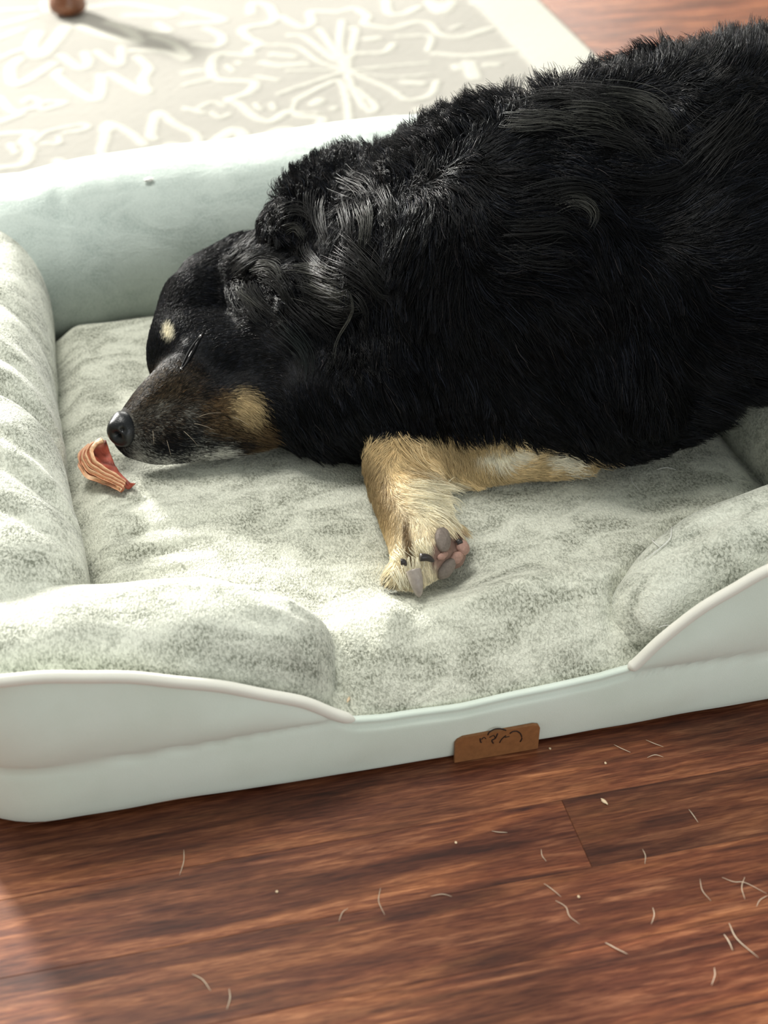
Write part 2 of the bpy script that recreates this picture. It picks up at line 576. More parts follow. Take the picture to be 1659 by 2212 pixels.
# ------------------------------------------------------------------ dog bed
bed = empty('dog_bed', (0.32, 1.38, 0))
tag(bed, 'sage green plush bolster dog bed with a low front, standing on the wooden floor', 'dog bed')

FY = 0.92          # plane of the front panel
TOPX = [-0.17, -0.082, -0.013, 0.058, 0.112, 0.149, 0.19, 0.22, 0.288, 0.41, 0.439, 0.463, 0.49, 0.521, 0.552, 0.62, 0.70, 0.83]
TOPZ = [0.166, 0.163, 0.153, 0.132, 0.110, 0.092, 0.063, 0.059, 0.057, 0.064, 0.069, 0.097, 0.120, 0.139, 0.156, 0.170, 0.172, 0.172]


def front_top(x):
    return np.interp(x, TOPX, TOPZ)


def shell():
    """outer cover wall: rounded rectangle footprint, top edge following the scooped front"""
    x0, x1, y0, y1, r = -0.155, 0.815, FY, 1.845, 0.10
    loop = []
    def arc(cx, cy, a0, a1, n=14):
        for k in range(n):
            a = a0 + (a1 - a0) * k / (n - 1)
            loop.append((cx + r * math.cos(a), cy + r * math.sin(a), math.cos(a), math.sin(a)))
    xs = np.linspace(x0 + r, x1 - r, 150)
    arc(x0 + r, y0 + r, math.pi, 1.5 * math.pi)
    loop += [(x, y0, 0, -1) for x in xs[1:-1]]
    arc(x1 - r, y0 + r, 1.5 * math.pi, 2 * math.pi)
    loop += [(x1, y, 1, 0) for y in np.linspace(y0 + r, y1 - r, 60)[1:-1]]
    arc(x1 - r, y1 - r, 0, 0.5 * math.pi)
    loop += [(x, y1, 0, 1) for x in xs[::-1][1:-1]]
    arc(x0 + r, y1 - r, 0.5 * math.pi, math.pi)
    loop += [(x0, y, -1, 0) for y in np.linspace(y1 - r, y0 + r, 60)[1:-1]]
    nz = 26
    V = []
    for (x, y, nx, ny) in loop:
        w = 1 - float(sm(0.93, 1.06, y))
        top = w * float(front_top(x)) + (1 - w) * 0.185
        seam = min(0.066, top * 0.93)
        if y < 0.95:
            seam = min(seam, 0.066)
        for k in range(nz):
            t = k / (nz - 1)
            z = 0.0015 + t * (top - 0.0015)
            b = 0.004 * math.sin(math.pi * min(1, z / 0.066)) if z < seam else 0.0
            if z >= seam and top - seam > 0.01:
                u = (z - seam) / (top - seam)
                b = 0.009 * min(1, (top - seam) / 0.06) * math.sin(math.pi * u ** 0.75)
            b -= 0.0025 * math.exp(-((z - seam) / 0.0022) ** 2)
            p = np.array([x, y, z])
            b += 0.0012 * float(wob(p, 22)) + 0.0006 * float(wob(p * np.array([1, 1, 2.5]), 60, 2))
            if k == 0: b -= 0.006
            if k == 1: b -= 0.001
            V.append((x + nx * b, y + ny * b, z))
    n = len(loop)
    F = []
    for i in range(n):
        for k in range(nz - 1):
            j = (i + 1) % n
            F.append((i * nz + k, j * nz + k, j * nz + k + 1, i * nz + k + 1))
    o = mesh_obj('outer_cover', V, F, M_SHELL, bed)
    s = o.modifiers.new('thickness', 'SOLIDIFY'); s.thickness = 0.006; s.offset = -1
    mesh_obj('base', [(x0 + .03, y0 + .03, 0.001), (x1 - .03, y0 + .03, 0.001), (x1 - .03, y1 - .03, 0.001), (x0 + .03, y1 - .03, 0.001),
                      (x0 + .03, y0 + .03, 0.03), (x1 - .03, y0 + .03, 0.03), (x1 - .03, y1 - .03, 0.03), (x0 + .03, y1 - .03, 0.03)],
             [(0, 3, 2, 1), (4, 5, 6, 7), (0, 1, 5, 4), (1, 2, 6, 5), (2, 3, 7, 6), (3, 0, 4, 7)], M_SHELL, bed, False)


shell()


def piping(xs, taper_left=False, taper_right=False):
    p = []
    for x in xs:
        p.append((x, FY + 0.001, float(front_top(x)) + 0.001))
    path = catmull(p, 60)
    path[:, 2] += 0.0006 * np.sin(path[:, 0] * 90)
    n = len(path)
    r = np.full(n, 0.0052)
    if taper_right: r[-5:] *= [0.98, 0.92, 0.8, 0.6, 0.3]
    if taper_left: r[:5] *= [0.3, 0.6, 0.8, 0.92, 0.98]
    V, F = tube(path, r, 12)
    mesh_obj('piping', V, F, M_PIPE, bed)


piping([-0.12, -0.082, -0.013, 0.058, 0.112, 0.149, 0.175, 0.194], taper_right=True)
piping([0.436, 0.444, 0.463, 0.49, 0.521, 0.552, 0.60, 0.68], taper_left=True)


def bolster(name, path, hw, z0, z1, mat, p=2.4, disp=None, ends=(0.0, 0.0), n=150, seg=96):
    """padded roll: superellipse section between heights z0 and z1 along a level path"""
    path = catmull([(a[0], a[1], 0) for a in path], n)
    k = len(hw)
    u = np.linspace(0, 1, n)
    W = np.interp(u, np.linspace(0, 1, k), hw)
    Z0 = np.interp(u, np.linspace(0, 1, len(z0)), z0)
    Z1 = np.interp(u, np.linspace(0, 1, len(z1)), z1)
    T = np.gradient(path, axis=0)
    T /= np.linalg.norm(T, axis=1)[:, None]
    s = np.concatenate([[0], np.cumsum(np.linalg.norm(np.diff(path, axis=0), axis=1))])
    L = s[-1]
    V = []
    for i in range(n):
        e = 1.0
        if ends[0] > 0: e = min(e, math.sqrt(max(0, 1 - (1 - min(1, s[i] / ends[0])) ** 2.5)) + 1e-3)
        if ends[1] > 0: e = min(e, math.sqrt(max(0, 1 - (1 - min(1, (L - s[i]) / ends[1])) ** 2.5)) + 1e-3)
        nrm = np.array([T[i][1], -T[i][0], 0])
        zc, hh = (Z0[i] + Z1[i]) / 2, (Z1[i] - Z0[i]) / 2
        for q in range(seg):
            a = 2 * math.pi * q / seg
            ca, sa = math.cos(a), math.sin(a)
            cx = math.copysign(abs(ca) ** (2 / p), ca) * W[i] * (0.35 + 0.65 * e)
            cz = math.copysign(abs(sa) ** (2 / p), sa) * hh * e
            V.append(path[i] + nrm * cx + np.array([0, 0, zc + cz]))
    V = np.array(V)
    cen = np.repeat(np.stack([path[:, 0], path[:, 1], (Z0 + Z1) / 2], 1), seg, axis=0)
    d = V - cen
    dl = np.linalg.norm(d, axis=1)[:, None] + 1e-9
    amt = 0.0016 * wob(V, 26) + 0.0008 * wob(V, 75, 1)
    if disp is not None: amt = amt + disp(V)
    V = V + d / dl * amt[:, None]
    F = grid_faces(n, seg, True)
    F.append(tuple(range(seg))[::-1]); F.append(tuple((n - 1) * seg + q for q in range(seg)))
    return mesh_obj(name, V, F, mat, bed)


def g2(V, x, y, sx, sy):
    return np.exp(-((V[:, 0] - x) / sx) ** 2 - ((V[:, 1] - y) / sy) ** 2)


def crease(V, a, b, w):
    """distance bell around a line a-b in plan"""
    a, b = np.array(a), np.array(b)
    ab = b - a
    t = np.clip(((V[:, 0] - a[0]) * ab[0] + (V[:, 1] - a[1]) * ab[1]) / (ab @ ab), 0, 1)
    d = np.hypot(V[:, 0] - a[0] - t * ab[0], V[:, 1] - a[1] - t * ab[1])
    return np.exp(-(d / w) ** 2) * np.sin(np.pi * np.clip(t, 0.03, 0.97)) ** 0.5


def disp_back(V):
    return (-0.004 * crease(V, (0.03, 1.66), (0.12, 1.63), 0.02) - 0.003 * crease(V, (0.01, 1.62), (0.02, 1.70), 0.008)
            - 0.004 * g2(V, 0.08, 1.62, 0.03, 0.03) + 0.003 * np.sin(V[:, 0] * 17 + 1))


def disp_left(V):
    s = -0.0
    d = 0.003 * g2(V, -0.06, 1.3, 0.1, 0.2)
    for (x0, y0, x1, y1, w, k) in [(-0.13, 1.43, -0.02, 1.33, 0.007, -0.005), (-0.13, 1.36, -0.015, 1.27, 0.008, -0.007), (-0.14, 1.30, -0.03, 1.19, 0.007, -0.004),
                                   (-0.10, 1.22, -0.02, 1.14, 0.009, -0.006), (-0.12, 1.17, -0.03, 1.09, 0.006, -0.004), (-0.08, 1.50, -0.01, 1.44, 0.01, -0.003)]:
        k = 1.25 * k
        d = d + k * crease(V, (x0, y0), (x1, y1), w) - 0.6 * k * crease(V, (x0, y0 + 0.022), (x1, y1 + 0.022), w * 1.4)
    return d


def disp_front_left(V):
    d = -0.005 * crease(V, (0.10, 1.045), (0.155, 0.985), 0.008) + 0.004 * crease(V, (0.09, 1.03), (0.15, 0.97), 0.012)
    d = d - 0.003 * crease(V, (0.0, 1.03), (0.05, 0.95), 0.01)
    return d + 0.0014 * np.sin(V[:, 1] * 260 + V[:, 0] * 80) * g2(V, 0.15, 0.96, 0.035, 0.05)


def disp_front_right(V):
    d = 0.004 * g2(V, 0.475, 0.955, 0.02, 0.02) - 0.005 * crease(V, (0.475, 0.99), (0.60, 1.02), 0.010)
    return d + 0.003 * g2(V, 0.55, 0.97, 0.03, 0.02)


bolster('back_bolster', [(-0.12, 1.715), (0.05, 1.725), (0.3, 1.735), (0.55, 1.735), (0.78, 1.72)], [0.10, 0.108, 0.11, 0.11, 0.10],
        [0.03, 0.03, 0.03], [0.215, 0.232, 0.245, 0.245, 0.235], M_PLUSH_BACK, 2.2, disp_back, (0.08, 0.08))
bolster('left_bolster', [(-0.072, 1.72), (-0.078, 1.5), (-0.083, 1.33), (-0.078, 1.2), (-0.070, 1.08), (-0.076, 1.0)], [0.068, 0.066, 0.065, 0.066, 0.067, 0.055],
        [0.02, 0.02], [0.205, 0.200, 0.196, 0.19, 0.178, 0.145], M_PLUSH_SIDE, 2.3, disp_left, (0.05, 0.06))
bolster('right_bolster', [(0.728, 1.72), (0.730, 1.5), (0.728, 1.3), (0.726, 1.1), (0.732, 1.0)], [0.066, 0.070, 0.070, 0.068, 0.055],
        [0.02, 0.02], [0.20, 0.18, 0.17, 0.175, 0.14], M_PLUSH_SIDE, 2.3, None, (0.05, 0.06))
bolster('front_left_bolster', [(-0.135, 1.010), (-0.04, 1.005), (0.08, 0.998), (0.15, 0.978), (0.188, 0.966)], [0.07, 0.072, 0.068, 0.050, 0.034],
        [0.02, 0.02, 0.03, 0.035], [0.150, 0.162, 0.155, 0.138, 0.104], M_PLUSH_SIDE, 2.3, disp_front_left, (0.06, 0.018))
bolster('front_right_bolster', [(0.440, 0.962), (0.475, 0.972), (0.54, 0.993), (0.63, 1.005), (0.79, 1.005)], [0.026, 0.044, 0.062, 0.07, 0.068],
        [0.035, 0.03, 0.02, 0.02], [0.098, 0.122, 0.150, 0.162, 0.160], M_PLUSH_SIDE, 2.3, disp_front_right, (0.02, 0.06))


def cushion_z(x, y):
    x = np.asarray(x, float); y = np.asarray(y, float)
    V = np.stack([x.ravel(), y.ravel(), 0 * x.ravel()], 1)
    z = np.full(len(V), 0.100)
    t = np.clip((V[:, 1] - 0.924) / 0.10, 0, 1)
    z = np.minimum(z, 0.054 + 0.048 * np.sin(np.pi / 2 * t) ** 0.75)
    z = z - 0.022 * (1 - sm(-0.02, 0.022, V[:, 0])) - 0.02 * sm(0.63, 0.665, V[:, 0]) - 0.02 * sm(1.59, 1.63, V[:, 1])
    z = z + 0.006 * g2(V, 0.36, 1.0, 0.10, 0.035) + 0.004 * g2(V, 0.12, 1.18, 0.1, 0.06)
    z = z - 0.014 * g2(V, 0.300, 1.065, 0.045, 0.045)                       # dent under the paw
    z = z - 0.005 * g2(V, 0.20, 1.06, 0.03, 0.03)
    z = z - 0.010 * g2(V, 0.45, 1.33, 0.2, 0.14) - 0.006 * g2(V, 0.15, 1.32, 0.08, 0.06)
    for a, b, w, k in [((0.430, 0.955), (0.462, 1.010), 0.010, 0.012), ((0.450, 0.995), (0.545, 1.072), 0.010, 0.013), ((0.530, 1.065), (0.66, 1.095), 0.010, 0.012),
                       ((-0.01, 1.082), (0.110, 1.064), 0.009, 0.010), ((0.10, 1.064), (0.160, 1.030), 0.009, 0.010), ((0.150, 1.035), (0.192, 0.94), 0.008, 0.012)]:
        z = z - k * crease(V, a, b, w)
    z = z + 0.0065 * crease(V, (0.225, 0.935), (0.25, 1.03), 0.014) - 0.005 * crease(V, (0.195, 0.93), (0.19, 1.06), 0.010)
    z = z + 0.005 * crease(V, (0.30, 1.0), (0.44, 1.02), 0.016) - 0.006 * crease(V, (0.42, 0.94), (0.40, 1.0), 0.012)
    for (a, b, w, k) in [((0.0, 1.20), (0.10, 1.21), 0.008, 0.0022), ((0.0, 1.175), (0.13, 1.18), 0.006, -0.003), ((0.0, 1.155), (0.12, 1.16), 0.007, 0.003),
                         ((0.0, 1.135), (0.11, 1.145), 0.006, -0.003), ((0.005, 1.115), (0.10, 1.12), 0.007, 0.003), ((-0.005, 1.31), (0.05, 1.31), 0.01, 0.002)]:
        z = z + k * crease(V, a, b, w)
    z = z + (0.0019 - 0.0010 * sm(1.15, 1.3, V[:, 1])) * wob(V, 24) + 0.0007 * wob(V, 80, 1)
    return z.reshape(x.shape)


def make_cushion():
    x0, x1, y0, y1, st = -0.035, 0.69, 0.926, 1.65, 0.003
    nx, ny = int((x1 - x0) / st), int((y1 - y0) / st)
    gx, gy = np.meshgrid(np.linspace(x0, x1, nx), np.linspace(y0, y1, ny), indexing='ij')
    Z = cushion_z(gx, gy)
    V = np.stack([gx.ravel(), gy.ravel(), Z.ravel()], 1)
    F = []
    i = (np.arange(nx - 1)[:, None] * ny + np.arange(ny - 1)[None, :]).ravel()
    F = np.stack([i, i + ny, i + ny + 1, i + 1], 1).tolist()
    ring = [a * ny for a in range(nx)] + [(nx - 1) * ny + b for b in range(1, ny)] + [a * ny + ny - 1 for a in range(nx - 2, -1, -1)] + [b for b in range(ny - 2, 0, -1)]
    base = len(V)
    low = V[ring].copy(); low[:, 2] = 0.03
    V = np.concatenate([V, low])
    k = len(ring)
    for q in range(k):
        F.append((ring[q], base + q, base + (q + 1) % k, ring[(q + 1) % k]))
    mesh_obj('cushion', V, F, M_PLUSH, bed)


make_cushion()


# leather patch on the front panel with its stamped emblem
def front_point(px, py, off=0.0):
    d = ray(px, py)
    t = (FY - off) / d[1]
    return _C + d * t


def patch():
    cs = np.array([(0.280, 0.0015), (0.280, 0.024), (0.282, 0.0275), (0.287, 0.030), (0.350, 0.0305), (0.3545, 0.029), (0.356, 0.026), (0.3555, 0.0015)])
    V = []
    for off in (0.0045, 0.0075):
        for x, z in cs: V.append((x, FY - off, z))
    n = len(cs)
    F = [tuple(range(n)), tuple(range(n, 2 * n))[::-1]] + [(i, n + i, n + (i + 1) % n, (i + 1) % n) for i in range(n)]
    o = mesh_obj('leather_patch', V, F, M_LEATHER, bed, False)
    tag(o, 'tan leather patch with a dark stamped emblem')
    ink = []
    Z5 = lambda a, b: (900 + a / 4.74, 1500 + b / 4.74)
    for pts, r in [([(650, 450), (655, 485), (665, 492)], .0006), ([(665, 460), (690, 440), (710, 455)], .0004), ([(730, 415), (745, 385), (800, 355), (860, 352), (915, 368)], .0006),
                   ([(745, 440), (790, 420), (800, 440)], .0004), ([(830, 400), (805, 450), (770, 470), (785, 500)], .0006), ([(915, 420), (870, 460), (850, 495)], .0005),
                   ([(905, 440), (950, 430)], .0004), ([(955, 400), (985, 380), (1030, 378), (1065, 405), (1078, 450), (1060, 485)], .0006)]:
        P = []
        for a, b in pts:
            px, py = Z5(a, b)
            q = front_point(px, py, 0.0077)
            P.append(q)
        ink.append(tube(catmull(P, 12) if len(P) > 2 else P, r, 6))
    V, F = [], []
    for v, f in ink:
        b0 = len(V); V += [tuple(p) for p in v]; F += [tuple(i + b0 for i in q) for q in f]
    e = mesh_obj('emblem', V, F, M_INK, o)
    # emblem stands on the patch, so its coordinates are given in the bed's frame
    e.data.transform(Matrix.Identity(4))


patch()

# ------------------------------------------------------------------ dried meat chew
def chew():
    c0 = at(225, 1010, 0.10)
    root = empty('dried_meat_chew', (c0[0], c0[1], 0.10))
    tag(root, 'curled reddish dried meat chew with pale ridged edge, lying before the dog nose', 'dog chew')
    inner = [(229, 949), (236, 972), (247, 1000), (262, 1024), (274, 1036), (287, 1046)]
    ridge = [(222, 950), (205, 960), (196, 976), (204, 998), (228, 1016), (254, 1031), (272, 1041)]
    mid = [(205, 955), (186, 972), (182, 991), (196, 1011), (225, 1030), (250, 1041), (270, 1049)]
    outer = [(190, 961), (169, 985), (172, 1005), (192, 1031), (225, 1043), (248, 1052), (264, 1059)]
    n = 40
    zi = [0.128, 0.118, 0.113, 0.111, 0.110, 0.110]
    zr = [0.132, 0.130, 0.127, 0.123, 0.119, 0.115, 0.111]
    zm = [0.129, 0.127, 0.123, 0.119, 0.116, 0.113, 0.110]
    zo = [0.122, 0.118, 0.114, 0.112, 0.111, 0.110, 0.109]
    rows = []
    for line, zz in ((inner, zi), (ridge, zr), (mid, zm), (outer, zo)):
        rows.append(catmull([at(p[0], p[1], z) for p, z in zip(line, zz)], n))
    for name, a, b, ra, rb, m in (('lean_strip', 0, 1, None, None, 18), ('rind', 1, 3, None, None, 44)):
        V, Cc = [], []
        for i in range(n):
            pts = rows[a:b + 1]
            for j in range(m):
                t = j / (m - 1) * (b - a)
                k = min(int(t), b - a - 1)
                p = pts[k][i] * (1 - (t - k)) + pts[k + 1][i] * (t - k)
                q = j / (m - 1)
                p = p.copy()
                if name == 'rind':
                    g = 0.5 + 0.5 * math.cos(q * 2 * math.pi * 3 + 0.6 * math.sin(i * 0.25) + 0.4 * math.sin(i * .9))
                    env = math.sin(math.pi * min(1, max(0, (i + 2) / (n + 3)))) ** 0.4
                    p[2] += 0.0036 * (g ** 0.7) * env
                    cr = np.array([0.80, 0.50, 0.29]); dk = np.array([0.40, 0.12, 0.055]); pk = np.array([0.66, 0.30, 0.19])
                    cc = dk * (1 - g) + (cr * 0.75 + pk * 0.25 if (int(q * 6) % 2) else cr) * g
                    cc = cc * (1 + 0.12 * math.sin(i * 1.7 + j))
                else:
                    w = float(wob(p, 500))
                    p[2] += 0.0008 * w - 0.003 * math.sin(math.pi * q)
                    cc = np.array([0.36, 0.075, 0.045]) * (1 + 0.35 * w)
                    cc = cc + np.array([0.45, 0.33, 0.25]) * (1 - sm(2, 9, i)) * sm(0.3, 1, q)
                V.append(p); Cc.append(np.clip(cc, 0, 1))
        o = mesh_obj(name, V, grid_faces(n, m), M_CHEW, root)
        ca = o.data.color_attributes.new('col', 'FLOAT_COLOR', 'POINT')
        ca.data.foreach_set('color', np.concatenate([np.array(Cc), np.ones((len(Cc), 1))], 1).astype(np.float32).ravel())
        s = o.modifiers.new('thickness', 'SOLIDIFY'); s.thickness = 0.004; s.offset = -1


chew()

# ------------------------------------------------------------------ the dog
dog_at = at(900, 800, 0.10)
dog = empty('sleeping_dog', (dog_at[0], dog_at[1], 0.10))
tag(dog, 'black long-haired dog with tan legs and cheek, asleep in the plush bed', 'dog')

# flesh: balls and tapered chains (px, py, height, radius in m)
CHAINS = [
    # skull, forehead, stop
    [(455, 690, .175, .056), (480, 650, .185, .055), (540, 620, .19, .055)],
    [(385, 735, .180, .030), (430, 660, .195, .040)],
    [(425, 770, .165, .052), (520, 800, .160, .056), (600, 800, .160, .060)],
    # muzzle: bridge and lips
    [(405, 850, .155, .040), (350, 885, .145, .033), (305, 920, .138, .025), (278, 932, .134, .020)],
    [(470, 890, .142, .042), (400, 925, .134, .034), (340, 945, .130, .027), (290, 955, .126, .017)],
    [(540, 885, .145, .042), (450, 915, .135, .036)],
    # brow and eye bulge
    [(372, 722, .192, .017), (395, 700, .195, .016)],
    [(415, 762, .190, .017)],
    # ear: base, fold, hanging flap
    [(530, 600, .222, .028), (590, 620, .232, .034), (650, 650, .232, .036), (700, 700, .215, .034), (695, 760, .200, .032), (660, 805, .186, .020)],
    [(518, 625, .226, .016), (552, 700, .214, .016), (610, 780, .196, .015)],
    # neck and ruff
    [(560, 640, .19, .058), (640, 620, .20, .072), (730, 600, .215, .085), (820, 580, .23, .105), (950, 600, .235, .130)],
    [(660, 500, .270, .045), (760, 460, .280, .060)],
    [(600, 850, .150, .050), (700, 860, .155, .058), (800, 840, .165, .070)],
    [(620, 780, .170, .060), (720, 740, .185, .080)],
    # trunk
    [(950, 620, .235, .130), (1100, 590, .255, .152), (1300, 550, .263, .155), (1500, 480, .285, .158), (1700, 415, .300, .144), (1850, 430, .28, .150)],
    [(1150, 410, .340, .078), (1280, 365, .355, .076), (1420, 348, .348, .070)],
    # shoulder, elbow, belly, thigh
    [(900, 780, .19, .085), (1050, 830, .175, .080), (1200, 880, .150, .058), (1290, 930, .130, .034)],
    [(1300, 800, .19, .090), (1400, 860, .160, .052), (1480, 840, .175, .045)],
    [(1540, 600, .27, .120), (1620, 610, .26, .090)],
    # foreleg: forearm along the cushion, wrist folded, pastern towards the front edge
    [(1250, 1008, .112, .011), (1150, 1002, .116, .016), (1050, 995, .120, .022), (950, 985, .126, .030), (870, 985, .130, .034)],
    [(862, 990, .130, .036), (872, 1040, .128, .034), (892, 1110, .124, .032), (905, 1160, .120, .029), (910, 1195, .117, .026)],
    # toes
    [(905, 1190, .114, .018), (880, 1225, .110, .016), (862, 1245, .107, .014)],
    [(915, 1190, .114, .018), (900, 1235, .109, .016), (893, 1258, .104, .011)],
    [(935, 1180, .114, .018), (935, 1215, .110, .016), (932, 1235, .105, .010)],
    [(955, 1160, .112, .019), (975, 1195, .109, .015), (985, 1210, .106, .010)],
    # hind foot tucked under the belly
    [(1080, 985, .124, .014), (1150, 990, .120, .012)], [(1195, 1000, .116, .012), (1225, 1008, .113, .009)],
]


def ball(V, F, c, r, base=[None]):
    if base[0] is None:
        bm = bmesh.new(); bmesh.ops.create_icosphere(bm, subdivisions=3, radius=1)
        base[0] = (np.array([v.co[:] for v in bm.verts]), np.array([[v.index for v in f.verts] for f in bm.faces])); bm.free()
    v, f = base[0]
    F.append(f + sum(len(x) for x in V)); V.append(v * r + c)


V, F = [], []
for ch in CHAINS:
    pts = [(at(a, b, z), r) for a, b, z, r in ch]
    if len(pts) == 1: ball(V, F, *pts[0])
    for (p0, r0), (p1, r1) in zip(pts[:-1], pts[1:]):
        k = max(2, int(np.linalg.norm(p1 - p0) / (0.22 * min(r0, r1))) + 1)
        for t in np.linspace(0, 1, min(k, 14)): ball(V, F, p0 + (p1 - p0) * t, r0 + (r1 - r0) * t)
body = mesh_obj('body', np.concatenate(V), np.concatenate(F), M_SKIN, dog)
md = body.modifiers.new('r', 'REMESH'); md.mode = 'VOXEL'; md.voxel_size = 0.0038; md.use_smooth_shade = True
dg = bpy.context.evaluated_depsgraph_get()
me2 = bpy.data.meshes.new_from_object(body.evaluated_get(dg))
body.modifiers.clear()
body.data = me2
nv = len(me2.vertices)
co = np.empty(nv * 3); me2.vertices.foreach_get('co', co); co = co.reshape(-1, 3)
ed = np.empty(len(me2.edges) * 2, int); me2.edges.foreach_get('vertices', ed); ed = ed.reshape(-1, 2)
deg = np.bincount(ed.ravel(), minlength=nv)[:, None]


def smooth_pass(co, w):
    s = np.stack([np.bincount(ed[:, 0], co[ed[:, 1], a], nv) + np.bincount(ed[:, 1], co[ed[:, 0], a], nv) for a in range(3)], 1)
    return co + (s / np.maximum(deg, 1) - co) * w


dogo = np.array(dog.location)
W0 = co + dogo
vv = W0 - _C; dd = vv @ _F
PX = 829.5 + FPX * (vv @ _R) / dd; PY = 1106 - FPX * (vv @ _U) / dd
wbody = (0.25 + 0.75 * sm(560, 760, PX)) * (1 - 0.75 * sm(930, 960, PY) * (1 - sm(1250, 1300, PX)))
for k in range(24):
    co = smooth_pass(co, (0.6 * wbody if k > 5 else np.full(nv, 0.5))[:, None] if k < 24 else 0)
me2.vertices.foreach_set('co', co.ravel()); me2.update()


# coat colours: tan points, grizzled muzzle, black elsewhere
def ell(px, py, cx, cy, rx, ry, rot=0.0, soft=0.35):
    c, s = math.cos(rot), math.sin(rot)
    x, y = px - cx, py - cy
    u, v = (x * c + y * s) / rx, (-x * s + y * c) / ry
    return 1 - sm(1 - soft, 1 + soft, np.hypot(u, v))


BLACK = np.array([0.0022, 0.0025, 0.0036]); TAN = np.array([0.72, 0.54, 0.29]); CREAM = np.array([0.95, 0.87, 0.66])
GREY = np.array([0.24, 0.235, 0.21]); BROWN = np.array([0.055, 0.038, 0.02]); DKTAN = np.array([0.16, 0.10, 0.045])


def coat(p, jit):
    vv = p - _C; dd = vv @ _F
    x = 829.5 + FPX * (vv @ _R) / dd; y = 1106 - FPX * (vv @ _U) / dd
    n = wob(p, 60, 1) * 0.5 + wob(p, 170, 2) * 0.5
    jx, jy = x + jit[:, 0] * 9 + n * 6, y + jit[:, 1] * 9 + n * 6
    c = np.tile(BLACK, (len(p), 1))
    def lay(c, col, m): return c + (np.asarray(col) - c) * m[:, None]
    r3 = np.clip(0.5 + jit[:, 2] * 0.5 + 0.35 * n, 0, 1)
    c = lay(c, BROWN, 0.6 * ell(jx, jy, 350, 870, 95, 75, -0.6) * r3)
    c = lay(c, GREY, ell(jx, jy, 400, 945, 130, 62, 0.05) * sm(0.45, 0.95, r3) * .85)
    c = lay(c, GREY * 2.2, ell(jx, jy, 420, 990, 130, 16, -0.05, .5) * sm(0.3, 0.8, r3))
    c = lay(c, DKTAN, ell(jx, jy, 480, 900, 45, 45) * r3 * .9)
    c = lay(c, TAN * 0.75, ell(jx, jy, 530, 885, 32, 36, -0.3) * (0.5 + 0.5 * r3))
    c = lay(c, DKTAN * 1.3, ell(jx, jy, 545, 945, 36, 40) * r3)
    c = lay(c, CREAM * 0.8, ell(x + jit[:, 0] * 3, y + jit[:, 1] * 3, 361, 721, 11, 19, -0.2, .3))
    # foreleg
    leg = np.maximum(ell(jx, jy, 900, 1075, 118, 225, -0.12, .05), np.maximum(ell(jx, jy, 990, 990, 190, 62, 0.08, .12), ell(jx, jy, 1150, 1010, 160, 32, 0.03, .2)))
    leg = leg * sm(925, 950, jy)
    legc = TAN * (0.75 + 0.45 * r3[:, None])
    lm = sm(0.3, 0.7, leg)
    c = c + (legc - c) * lm[:, None]
    c = c + (CREAM - c) * (lm * ell(jx, jy, 925, 1080, 62, 60, 0.2, .5) * .95)[:, None]
    c = c + (CREAM - c) * (lm * ell(jx, jy, 900, 1215, 75, 70, 0, .5) * .8)[:, None]
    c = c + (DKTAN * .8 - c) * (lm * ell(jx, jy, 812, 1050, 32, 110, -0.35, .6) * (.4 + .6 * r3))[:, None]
    c = c + (DKTAN - c) * (lm * ell(x, y, 882, 1165, 9, 52, -0.15, .5) * .95)[:, None]  # shaded gap between the toes painted into the coat
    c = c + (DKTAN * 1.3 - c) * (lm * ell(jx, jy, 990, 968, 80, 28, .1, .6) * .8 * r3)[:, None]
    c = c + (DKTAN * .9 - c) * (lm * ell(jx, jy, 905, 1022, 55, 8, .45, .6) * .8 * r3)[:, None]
    c = c + (np.array([.30, .19, .15]) - c) * ell(x, y, 975, 1192, 46, 54, .15, .15)[:, None]
    c = lay(c, [.92, .85, .68], ell(x, jy, 1088, 984, 60, 19, 0.05, .3))
    c = lay(c, [.92, .85, .68], ell(x, jy, 1212, 1000, 38, 17, 0.15, .3))
    return c * (0.8 + 0.4 * np.clip(0.5 + jit[:, 2:3], 0, 1))


W1 = co + dogo
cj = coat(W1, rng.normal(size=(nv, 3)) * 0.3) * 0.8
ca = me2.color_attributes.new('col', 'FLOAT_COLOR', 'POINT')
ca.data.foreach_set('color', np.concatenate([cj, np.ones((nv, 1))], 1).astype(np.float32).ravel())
me2.materials.clear(); me2.materials.append(M_SKIN)
me2.polygons.foreach_set('use_smooth', [True] * len(me2.polygons))

bvh = BVHTree.FromPolygons([tuple(v) for v in W1], [tuple(p.vertices) for p in me2.polygons])


def on_body(px, py):
    """point and normal of the dog's skin seen at a place of the photograph"""
    d = ray(px, py)
    h = bvh.ray_cast(Vector(_C), Vector(d).normalized())
    return np.array(h[0]), np.array(h[1])

